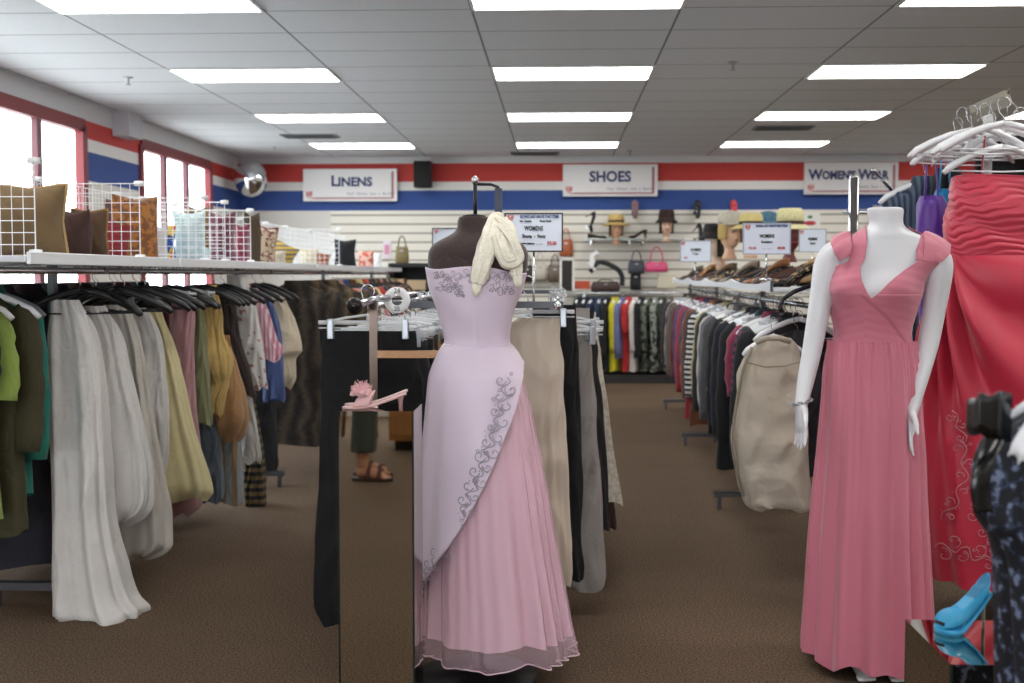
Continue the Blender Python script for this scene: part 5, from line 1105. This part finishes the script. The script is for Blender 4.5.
# ------------------------------------------------------------------ mirrored plinths and the shoes on them
MIR = mat('B9B4A8', .02, 1.0); GLS = mat('1E2E2A', .1)
def plinth(lb, x0, x1, y0, y1, h):
    t = thing('mirrored_plinth', lb, 'display plinth', ((x0+x1)/2, (y0+y1)/2, 0)); a, b_ = (x1-x0)/2, (y1-y0)/2
    MB().box((-a+.003, -b_, .0), (a-.003, -b_+.004, h-.004)).build('front_mirror', MIR, t, False)
    MB().box((-a+.003, b_-.004, 0), (a-.003, b_, h-.004)).build('back_mirror', MIR, t, False)
    for s in (-1, 1): MB().box((s*a-.002, -b_+.004, 0), (s*a+.002, b_-.004, h-.004)).build('side_mirror', MIR, t, False)
    MB().box((-a-.002, -b_-.001, h-.004), (a+.002, b_+.001, h)).build('top_mirror', MIR, t, False)
    for sx in (-1, 1):
        for sy in (-1, 1): MB().box((sx*a-.002, sy*b_-.002, 0), (sx*a+.002, sy*b_+.002, h)).build('glass_edge', GLS, t, False)
    return t
plinth('tall mirrored plinth carrying the pink flower mules', -.607, -.398, 3.25, 3.45, .945)
plinth('short mirrored plinth carrying the bright blue heel', .765, 1.05, 2.30, 2.60, .566)
MULE = mat('CCA2A2', .45, 0, 'satin')
def mule(loc, rz, lb):
    t = thing('flower_mule', lb, 'shoe', loc, rz, 'pink flower mules on the tall plinth')
    n = 30; P = []; top = lambda u: .008+.044*(max(0, (u-.32)/.68)**1.25)-.0*u
    wd = lambda u: (.030*(1-max(0, (.18-u)/.18)**2.2)**.5 if u < .18 else .030-.011*math.sin(min(1, (u-.18)/.4)*PI/2)+.006*max(0, (u-.6)/.4))*(1-max(0, (u-.93)/.07)**2*.8)
    for i in range(n+1):
        u = i/n; x = -.1+.2*u; w = max(.002, wd(u)); z = top(u)
        P.append([(x, -w, z), (x, -w*.7, z-.001), (x, 0, z-.003), (x, w*.7, z-.001), (x, w, z), (x, w*.97, z-.006), (x, 0, z-.008), (x, -w*.97, z-.006)])
    MB().grid(np.array(P), True, 0, (1, 1)).build('footbed', MULE, t)
    P = []
    for i in range(9):
        u = .17+.25*i/8; x = -.1+.2*u; w = wd(u)*1.04; P.append([(x+.012*math.sin(a), w*math.cos(a), top(u)+.034*math.sin(a)*(.75+.4*i/8)) for a in (PI*j/14 for j in range(15))])
    o = MB().grid(np.array(P), False).build('vamp', MULE, t); m_ = o.modifiers.new('s', 'SOLIDIFY'); m_.thickness = .0025
    MB().lathe([(.004, 0), (.004, .015), (.010, .040)], (.080, 0, 0), 12).build('kitten_heel', mat('A88080', .4), t)
    fb = MB(); q = random.Random(int(loc[1]*1000)); cx_ = -.045
    for k in range(16):
        a = 2*PI*k/16; r = .016+.008*(k % 2); c = Vector((cx_+r*math.cos(a), r*math.sin(a)*.9, .046+.004*(k % 3)))
        fb.ball(c, (.009, .007, .006), 0, 8, 6)
    fb.ball((cx_, 0, .05), .012, 0, 10, 8); fb.build('flower', mat('D8AEB0', .6), t)
    fb = MB()
    for k in range(90):
        v = Vector((q.uniform(-1, 1), q.uniform(-1, 1), q.uniform(.2, .8))).normalized()*q.uniform(.022, .036); p0 = Vector((cx_, 0, .05))
        fb.tube([p0, p0+v], .0005, 4, caps=False); fb.ball(p0+v, .0017, 0, 6, 4)
    fb.build('bead_spray', mat('E4B4B8', .3), t); t.scale = (.9, .9, .9); return t
mule((-.513, 3.305, .945), .05, 'pink satin mule with beaded flower, nearer of the pair')
mule((-.520, 3.385, .945), .16, 'pink satin mule with beaded flower, farther of the pair')
# blue peep toe heel
BL = mat('2E9ACB', .38)
t = thing('high_heel', 'bright sky blue peep toe high heel on the short plinth', 'shoe', (.866, 2.525, .566), PI+.35)
t.scale = (.68, .80, .64)
n = 34; nu = 30; hl = .125; L = .20
def zc(u): return 0 if u < .32 else hl*((u-.32)/.68)**1.15
P = []
for i in range(n+1):
    u = i/n; x = .5*L-L*u*(1-.12*u); w = .041*(1-max(0, (.2-u)/.2)**2.3)**.5 if u < .2 else .041-.013*math.sin(min(1, (u-.2)/.45)*PI/2)
    if u > .9: w *= (1-((u-.9)/.1)**2*.6)
    h = .03+.035*math.sin(min(1, u/.3)*PI/2) if u < .3 else .065+.01*(u-.3)
    if u < .12: h *= .55+.45*u/.12
    w = max(.004, w); z = zc(u)+.016*(1 if u < .35 else max(0, 1-(u-.35)/.4)); row = []
    for j in range(nu):
        a = 2*PI*j/nu; c, s = math.cos(a), math.sin(a); zz = z+h*.5+h*.5*s; ww = w*math.copysign(abs(c)**.8, c)*(1-.18*max(0, s))
        if .38 < u and s > .45: zz = min(zz, z+h*.86)
        row.append((x-.012*s*(u > .8), ww, zz))
    P.append(row)
q_ = MB().grid(np.array(P), True, 0, (1, 1))
for k, f_ in enumerate(q_.f[:n*nu]):
    if k//nu > .60*n and .5 < math.sin(2*PI*((k % nu)+.5)/nu): q_.m[k] = 1
q_.build('upper', [BL, mat('2478A2', .6)], t)
P = []
for i in range(n+1):
    u = i/n; x = .5*L-L*u*(1-.12*u); w = .042 if u > .2 else .042*max(.1, (1-((.2-u)/.2)**2.3)**.5); w = w if u < .2 else .042-.014*math.sin(min(1, (u-.2)/.45)*PI/2); z = zc(u); h = .018*(1 if u < .35 else max(.25, 1-(u-.35)/.4)); P.append([(x, -w, z), (x, w, z), (x, w*1.02, z+h), (x, -w*1.02, z+h)])
MB().grid(np.array(P), True, 0, (1, 1)).build('platform_sole', [mat('2E9ACB', .38)], t)
MB().tube([(.092, -.018, .034), (.097, 0, .036), (.092, .018, .034)], .006, 8).build('peep_opening', mat('1A1416', .8), t)
MB().lathe([(.0045, 0), (.005, .04), (.006, .09), (.018, hl+.004)], (-.068, 0, 0), 14).build('stiletto_heel', mat('8C8478', .3, .4), t)
# ------------------------------------------------------------------ floral dress on the mannequin at the right edge
DF = 1.95; fx = .985
mf = thing('mannequin', 'white mannequin mostly out of frame at right, hand over the black floral dress', 'mannequin', (fx, DF, 0))
tk = [(1.56, 0, 0, .045, .05), (1.50, 0, 0, .05, .05), (1.47, 0, 0, .09, .06), (1.44, 0, 0, .15, .07), (1.40, 0, 0, .17, .085), (1.28, 0, 0, .14, .11), (1.20, 0, 0, .125, .10), (1.10, 0, 0, .10, .085), (1.0, 0, 0, .13, .11), (.88, 0, 0, .15, .12)]
zz = np.linspace(1.56, .88, 70); P = Shape(tk).at(np.broadcast_to(th, (70, 72)), np.broadcast_to(zz[:, None], (70, 72)))
b = MB().grid(P, True, 0, (1, 1))
hw = W(1068, 392, 1.735)-Vector((fx, DF, 0))
limb(b, [(-.15, 0, 1.405), (-.178, -.005, 1.38), (-.185, -.02, 1.28), (-.19, -.06, 1.19), tuple(Vector((-.188, -.13, 1.165))), tuple(hw)], [.046, .046, .038, .034, .028, .021])
hand(b, hw, (-.52, -.1, -.80), (-.6, .6, .3), .80, .18, 1, .03)
limb(b, [(.15, 0, 1.405), (.18, 0, 1.37), (.21, .0, 1.2), (.22, -.03, 1.1), (.215, -.08, .9)], [.046, .045, .037, .033, .022])
hand(b, (.215, -.08, .9), (0, -.2, -1), (-.2, -1, 0), .92, .2, 1)
for s in (-1, 1): limb(b, [(s*.075, 0, .92), (s*.07, 0, .6), (s*.065, .01, .4), (s*.06, 0, .12), (s*.06, -.03, .05)], [.08, .055, .048, .033, .034])
remesh(b.build('body', mat('D9DADF', .32), mf), .0055)
MB().lathe([(.15, 0), (.15, .012), (.02, .02)], (0, 0, 0), 30).build('base_plate', mat('C8CCD0', .2, .5), mf)
FLO = mat('0A0D18', .75, 0, 'print', c2='2C364E', c3='6A748E', scale=52, thr=.54)
fd = thing('floral_dress', 'black dress with pale blue grey floral print at the right edge', 'dress', (fx, DF, .1)); fo = Vector((fx, DF, .1))
fk = [(1.135, fx, DF, .115, .10), (1.12, fx, DF, .17, .12), (1.09, fx, DF, .235, .15), (1.06, fx, DF, .27, .165), (1.03, fx, DF, .285, .17), (.93, fx, DF, .288, .18), (.88, fx, DF, .262, .18), (.80, fx, DF, .252, .185), (.5, fx, DF, .240, .20), (.11, fx, DF, .240, .22)]
kz = np.array(fk)
P = patch(Shape(fk, .9), 0, 2*PI, lambda a: .11+.01*math.sin(5*a), lambda a: 1.132, 220, 140, .0, lambda T, Z: (.006+.012*np.clip((1.1-Z), 0, 1))*ridge(11*T+1.5*np.sin(2*T)+2*Z)+.008*np.exp(-((Z-.99)/.07)**2)*np.sin(17*T+2), True)-np.array(fo)
MB().grid(P, True).build('skirt', FLO, fd)
bk = [(z, fx, DF, rx+.007, ry+.007) for z, _, _, rx, ry in tk]
P = patch(Shape(bk), 0, 2*PI, lambda a: 1.11, lambda a: 1.36+.02*math.cos(2*a), 120, 50, .002, lambda T, Z: .001*np.sin(9*T), True)-np.array(fo)
MB().grid(P, True).build('bodice', FLO, fd)
SB = mat('06070A', .22)
pts = [W(x, y, d_)-fo for x, y, d_ in ((1012, 416, 1.775), (996, 415, 1.745), (978, 414, 1.745), (967, 416, 1.79), (976, 418, 1.85), (994, 418, 1.86), (1012, 418, 1.82))]
cv = seg_interp([(k, *p) for k, p in enumerate(pts)], np.linspace(0, 6, 40)); P = []
for j, q in enumerate(cv):
    wv_ = .022+.014*abs(j-19.5)/20; P.append([(q[0], q[1], q[2]+wv_*k+.003*math.sin(j*.9+4*k)) for k in (-1, -.6, -.2, .2, .6, 1)])
o = MB().grid(np.array(P), False).build('satin_bow_loop', SB, fd); m_ = o.modifiers.new('s', 'SOLIDIFY'); m_.thickness = .006
pts = [W(x, y, d_)-fo for x, y, d_ in ((994, 438, 1.83), (984, 460, 1.80), (978, 486, 1.79), (982, 512, 1.79))]
cv = seg_interp([(k, *p) for k, p in enumerate(pts)], np.linspace(0, 3, 24)); P = [[(q[0]-.014, q[1]-.006, q[2]), (q[0], q[1], q[2]), (q[0]+.016, q[1]-.004, q[2])] for q in cv]
o = MB().grid(np.array(P), False).build('satin_bow_tail', SB, fd); m_ = o.modifiers.new('s', 'SOLIDIFY'); m_.thickness = .004
# ------------------------------------------------------------------ the person seen in the tall mirror
pe = thing('person', 'person standing by the shopfront in cropped dark green trousers and brown sandals', 'person', (-1.27, -1.16, 0), .12)
SKN = mat('C08A70', .55); b = MB()
for s, fw in ((-1, 0), (1, .05)):
    y = s*.095
    limb(b, [(fw-.01, y, .62), (fw, y, .45), (fw-.025, y, .34), (fw-.02, y, .2), (fw-.02, y, .09)], [.075, .058, .060, .042, .036])
    limb(b, [(fw-.055, y, .048), (fw-.0, y, .055), (fw+.07, y+s*.006, .042), (fw+.13, y+s*.01, .03)], [.032, .037, .036, .024], seg=16)
    for k in range(5): b.tube([(fw+.12, y+s*(k-1.5)*.014, .028), (fw+.165-.007*k, y+s*(k-1.5)*.0165, .018)], [.0105 if k else .013, .0085 if k else .012], 8)
limb(b, [(0, 0, 1.36), (.0, 0, 1.44), (.015, 0, 1.50)], [.065, .052, .052])
b.lathe([(.02, 0), (.055, .01), (.066, .04), (.074, .09), (.078, .14), (.072, .18), (.05, .21), (.01, .225)], (.02, 0, 1.46), 24, sx=1.2, sy=.98)
b.ball((.118, 0, 1.548), (.016, .012, .018)); b.ball((.103, 0, 1.515), (.012, .022, .006))
for s in (-1, 1):
    b.ball((.01, s*.078, 1.555), (.016, .008, .026)); limb(b, [(0, s*.17, 1.36), (-.02, s*.215, 1.22), (.0, s*.225, 1.08), (.12, s*.18, 1.12), (.24, s*.08, 1.22)], [.05, .046, .042, .036, .026])
    hand(b, (.24, s*.08, 1.22), (.8, -s*.35, .4), (0, 0, 1), .95, .5, s)
remesh(b.build('body', SKN, pe), .006)
b = MB()
for s, fw in ((-1, 0), (1, .05)): limb(b, [(0, s*.085, .98), (.01, s*.09, .85), (fw+.0, s*.095, .6), (fw-.005, s*.095, .4), (fw-.015, s*.095, .185)], [.115, .108, .09, .083, .084])
limb(b, [(0, 0, .80), (0, 0, .9), (0, 0, 1.0)], [.13, .16, .145])
remesh(b.build('cropped_trousers', cloth('3E4640'), pe), .01)
b = MB(); zz = np.linspace(1.42, .93, 40); P = Shape([(1.42, 0, 0, .06, .08), (1.40, 0, 0, .08, .14), (1.36, 0, 0, .10, .20), (1.25, 0, 0, .12, .205), (1.1, 0, 0, .115, .17), (.93, 0, 0, .125, .19)]).at(np.broadcast_to(th, (40, 72)), np.broadcast_to(zz[:, None], (40, 72)))
b.grid(P, True, 0, (1, 1))
for s in (-1, 1): limb(b, [(0, s*.16, 1.37), (-.015, s*.205, 1.26), (-.01, s*.22, 1.14)], [.062, .06, .06])
remesh(b.build('shirt', cloth('5A6A7A'), pe), .01)
b = MB().lathe([(.066, .0), (.078, .05), (.083, .10), (.076, .15), (.05, .185), (.01, .20)], (.004, 0, 1.50), 26, sx=1.2, sy=1.0); b.build('hair', mat('4A3224', .8, 0, 'noise', c2='3A2418', scale=70, bump=.6), pe)
b = MB()
for s in (-1, 1): b.ball((.103, s*.03, 1.562), (.006, .010, .006))
b.build('eyes', mat('241A16', .3), pe)
for s, fw in ((-1, 0), (1, .05)):
    y = s*.098
    P = [[(fw-.09+.27*u, y-w, 0), (fw-.09+.27*u, y+w, 0), (fw-.09+.27*u, y+w, .018), (fw-.09+.27*u, y-w, .018)] for u in np.linspace(0, 1, 16) for w in [.043*max(.3, (1-abs(2*u-1)**5)**.5)]]
    MB().grid(np.array(P), True, 0, (1, 1)).build('sandal_sole', mat('2E1C16', .6), pe)
    for xx, hh in ((.02, .085), (.09, .066)):
        MB().tube([(fw+xx+.012*math.sin(a), y+.044*math.cos(a), .012+hh*math.sin(a)) for a in (PI*k/14 for k in range(15))], .014, 8, flat=.35).build('sandal_strap', mat('5A2A1C', .5), pe)
WD = mat('A8743E', .45, 0, 'wood', c2='8A5A2C')
t = thing('wooden_cabinet', 'honey coloured wooden cabinet by the shopfront, seen in the mirror', 'cabinet', (-.9, -2.55, 0))
MB().box((-.36, -.25, .08), (.36, .25, 1.0)).build('cabinet_body', WD, t, False, bevel=.006); MB().box((-.32, -.21, 0), (.36, .2, .08)).build('plinth_base', mat('17120F', .8), t, False)
MB().box((-.38, -.27, 1.0), (.38, .27, 1.03)).build('countertop', WD, t, False, bevel=.004)
for s in (-1, 1): MB().box((s*.18-.165, .25, .12), (s*.18+.165, .265, .96)).build('door', WD, t, False, bevel=.004)
t = thing('wooden_stool', 'small dark wooden stool near the shopfront, seen in the mirror', 'stool', (-1.62, -3.0, 0))
MB().lathe([(.16, .0), (.17, .01), (.16, .03)], (0, 0, .42), 24).build('seat', mat('4A2A1A', .5), t)
for s in (-1, 1):
    for q in (-1, 1): MB().tube([(s*.14, q*.14, 0), (s*.1, q*.1, .42)], .016, 8).build('leg', mat('4A2A1A', .5), t)
# ------------------------------------------------------------------ back wall rail and its clothes
YBR = 14.75; zbr = WZ(293, YBR)
t = thing('wall_rail', 'long chrome clothes rail along the slatted back wall', 'clothes rail', (1.0, YBR, zbr))
MB().tube([(-1.0, 0, 0), (3.5, 0, 0)], .0125, 8).build('hanging_rail', CHROME(), t)
for x in (-.9, .2, 1.3, 2.4, 3.4): MB().tube([(x, 0, 0), (x, .42, 0)], .01, 6).build('bracket', CHROME(), t)
o = thing('low_platform', 'dark low platform board under the back wall clothes', 'platform', (1.0, 14.75, 0)); MB().box((-.95, -.25, 0), (3.4, .35, .10)).build('board', mat('262224', .6), o, False)
bw = [(578, '23262E', 'charcoal'), (586, '1A1E2A', 'black'), (593, '1E2A48', 'dark navy'), (600, '1C3050', 'navy blue'), (607, '16181E', 'jet black'), (615, 'D8D020', 'bright yellow'), (622, '6A70A0', 'lavender blue'), (629, 'C02A2E', 'scarlet'), (635, 'D8D0CC', 'white'), (641, '1A1A1E', 'soot black'), (648, '6A7466', 'grey green print'), (655, '8A9088', 'pale grey print'), (662, '3A4238', 'dark camouflage'), (670, '6E6A66', 'stone grey'), (690, '8A2A30', 'wine'), (712, '3A3A44', 'slate'), (736, '5A4A3A', 'brown'), (758, '26303A', 'dark teal'), (780, '8A7A6A', 'fawn')]
prev = 'the end of the rail'
for i, (px, c, w) in enumerate(bw):
    kd = ['shirt', 'jacket', 'blouse', 'shirt', 'coat'][i % 5]; m = mat(c, .8, 0, 'print', c2='20241E', scale=18, thr=.52) if 'print' in w or 'camou' in w else cloth(c)
    garment(kd, (WX(px, YBR), YBR-.02, zbr), PI/2-.28+rnd.uniform(-.1, .1), m, '%s %s on back wall rail, right of %s' % (w, kd, prev), 'clothes on the back wall rail', 'white', 'on the back wall rail', 330+i, **({'L': .95} if i % 3 else {'L': .8})); prev = 'the '+w+' '+kd
# ------------------------------------------------------------------ bags and goods on the back wall
def bag(px0, px1, py0, py1, D_, c, lb, hh=.5, grp='handbags on the back wall', m=None):
    a, d = W(px0, py0, D_), W(px1, py1, D_); w = (d.x-a.x)/2; H_ = a.z-d.z; hb = H_*(1-hh)
    t = thing('handbag', lb, 'handbag', ((a.x+d.x)/2, D_, d.z), 0, grp); mm = m or mat(c, .5)
    P = [[(w*k*math.copysign(abs(math.cos(q))**.6, math.cos(q)), .05*k2*math.sin(q), z*hb) for q in (2*PI*i/24 for i in range(24))] for z, k, k2 in ((0, .86, .8), (.05, .97, 1), (.4, 1, 1.15), (.8, .93, .8), (.97, .86, .4), (1.0, .84, .2))]
    MB().grid(np.array(P), True, 0, (1, 1)).build('bag_body', mm, t)
    for yy in (-.02, .02): MB().tube([(w*.55*math.cos(q), yy, hb*.93+H_*hh*1.05*math.sin(q)) for q in (PI*k/14 for k in range(15))], .007, 6).build('handle', mm, t)
    MB().box((-.02, -.06, hb*.7), (.02, -.045, hb*.8)).build('clasp', SILV(), t, False); return t
bag(628, 645, 250, 274, DW, '3A3E48', 'dark grey two handled handbag hanging below the hat heads', .45)
bag(645, 668, 247, 272, DW, 'D04A78', 'bright pink handbag with round handles on back wall', .6)
bag(630, 641, 268, 290, DW+.1, '15161A', 'black cloth bag hanging below the grey handbag', .2)
px_box('storage_box', 'cream wrapped package on back wall right of bags', 'box', 658, 676, 274, 288, DW, .12, mat('CFC8B0', .5))
px_box('storage_box', 'orange red box on the low glass shelf', 'box', 575, 590, 281, 289, DW-.1, .16, mat('C0502E', .5))
bag(591, 620, 279, 292, DW-.1, '3A2420', 'brown flat bag lying on the low glass shelf', .2)
for pts, c, lb in (([(588, 262), (594, 270), (592, 258), (598, 252)], 'E8E8E8', 'white strap bag hanging left of the black belt'), ([(590, 272), (600, 262), (616, 268), (622, 276), (622, 286)], '1A1A1E', 'black belt looped across the back wall')):
    p0 = W(*pts[0], DW); t = thing('belt' if c[0] == '1' else 'strap_bag', lb, 'belt' if c[0] == '1' else 'bag', p0)
    MB().tube(seg_interp([(k, *(W(x, y, DW)-p0)) for k, (x, y) in enumerate(pts)], np.linspace(0, len(pts)-1, 24)), .032, 10, flat=.5).build('strap', mat(c, .5), t)
t = px_box('picture_frame', 'small open white frame at left of the orange box', 'frame', 561, 573, 260, 291, DW-.2, .1, mat('26221E', .7)); 
MB().box((-.09, -.06, 0), (-.065, .05, .40)).box((.065, -.06, 0), (.09, .05, .40)).box((-.09, -.06, .38), (.09, .05, .41)).build('white_edge', mat('E8E6E2', .5), t, False)
for px, py, c, lb in ((566, 242, 'A8582E', 'rust orange purse hanging right of the WOMENS pants sign'), (540, 266, 'C8C0B4', 'off white bag behind the pants sign stem'), (527, 268, '3A2A24', 'brown bag just right of the dress form'), (555, 268, '6A5A4A', 'taupe bag beside the off white one'), (402, 249.5, '8A7A50', 'small olive bag standing on the black bookcase')):
    bag(px-7, px+7, py-14, py+14, 15.1 if px != 402 else 13.5, c, lb, .4)
t = px_box('bookcase', 'black bookcase with boxes in the back left behind middle rack', 'bookcase', 388, 470, 263, 267, 13.3, .4, mat('15151A', .5), part='top_board')
o = Vector(t.location); wv_ = W(470, 265, 13.3).x-W(388, 265, 13.3).x
for x in (-wv_/2, 0, wv_/2): MB().box((x-.015, -.2, -o.z), (x+.015, .2, 0)).build('side_panel', mat('15151A', .5), t, False)
MB().box((-wv_/2, .18, -o.z), (wv_/2, .2, 0)).build('back_panel', mat('1C1C20', .6), t, False)
for z in (-.36, -.75, -1.15): MB().box((-wv_/2, -.2, z-.02), (wv_/2, .2, z)).build('shelf_board', mat('15151A', .5), t, False)
for i, (a, c, y0, col, lb) in enumerate([(391, 404, 279, 'C8A888', 'tan box on upper bookcase shelf at left'), (407, 426, 280, 'C8B090', 'beige box on upper bookcase shelf'), (428, 436, 281, 'D8D8DA', 'white box on bookcase shelf by the dress form'), (392, 402, 310, '8A4A30', 'rust box on lower bookcase shelf'), (404, 420, 308, 'B89870', 'straw box on lower bookcase shelf')]):
    px_box('storage_box', lb, 'box', a, c, y0, 290.0 if y0 < 300 else 325, 13.33, .22, mat(col, .6), 'boxes in the black bookcase')
t = px_box('framed_picture', 'small pink and white picture hanging left of bookcase', 'picture', 383, 391, 240, 259, 15.14, .03, mat('E6DCE2', .5), part='picture_mount'); MB().box((-.03, -.02, .06), (.03, -.014, .18)).build('pink_print', mat('D890B0', .5), t, False)
t = px_box('recipe_card', 'white card with green and red fruit bowl picture near WOMEN\'S WEAR sign', 'card', 800, 820, 213, 229, 15.15, .02, mat('E8E8E4', .5), part='card_sheet')
MB().ball((0, -.014, .075), (.075, .004, .028)).build('red_bowl_print', mat('C03A4A', .5), t); MB().ball((0, -.014, .15), (.035, .004, .02)).build('green_leaf_print', mat('4A8A4A', .5), t)
t = thing('shrub', 'green shrubs outside the left windows', 'shrub', (-14, 12, -.12)); q = random.Random(4)
b = MB()
for k in range(60): b.ball((q.uniform(-1.5, 1.5), q.uniform(-9, 9), q.uniform(.3, 2.4)), (q.uniform(.5, 1.1),)*3, 0, 10, 7)
b.build('foliage', mat('5A7A3A', .9, 0, 'noise', c2='8AA45A', scale=6, bump=1), t)

# chrome pegs that carry the shoes hung on the back wall
for px, py, w in ((588, 226, 'left of the straw hat head'), (697, 239, 'right of the brown hat head'), (634.5, 212, 'under the mauve shoe'), (697, 212, 'under the black trainer'), (733, 212, 'under the red and white shoe')):
    p = W(px, py, DW-.04); t = thing('display_peg', 'small chrome display peg %s on back wall' % w, 'peg', (p.x, YB-.03, p.z), 0, 'chrome pegs on the back wall')
    MB().tube([(0, 0, 0), (0, -(YB-.03-p.y), 0), (0, -(YB-.03-p.y)-.01, .02)], .006, 6).build('peg_rod', CHROME(), t)
    MB().box((-.02, -.006, -.02), (.02, 0, .02)).build('peg_plate', CHROME(), t, False)
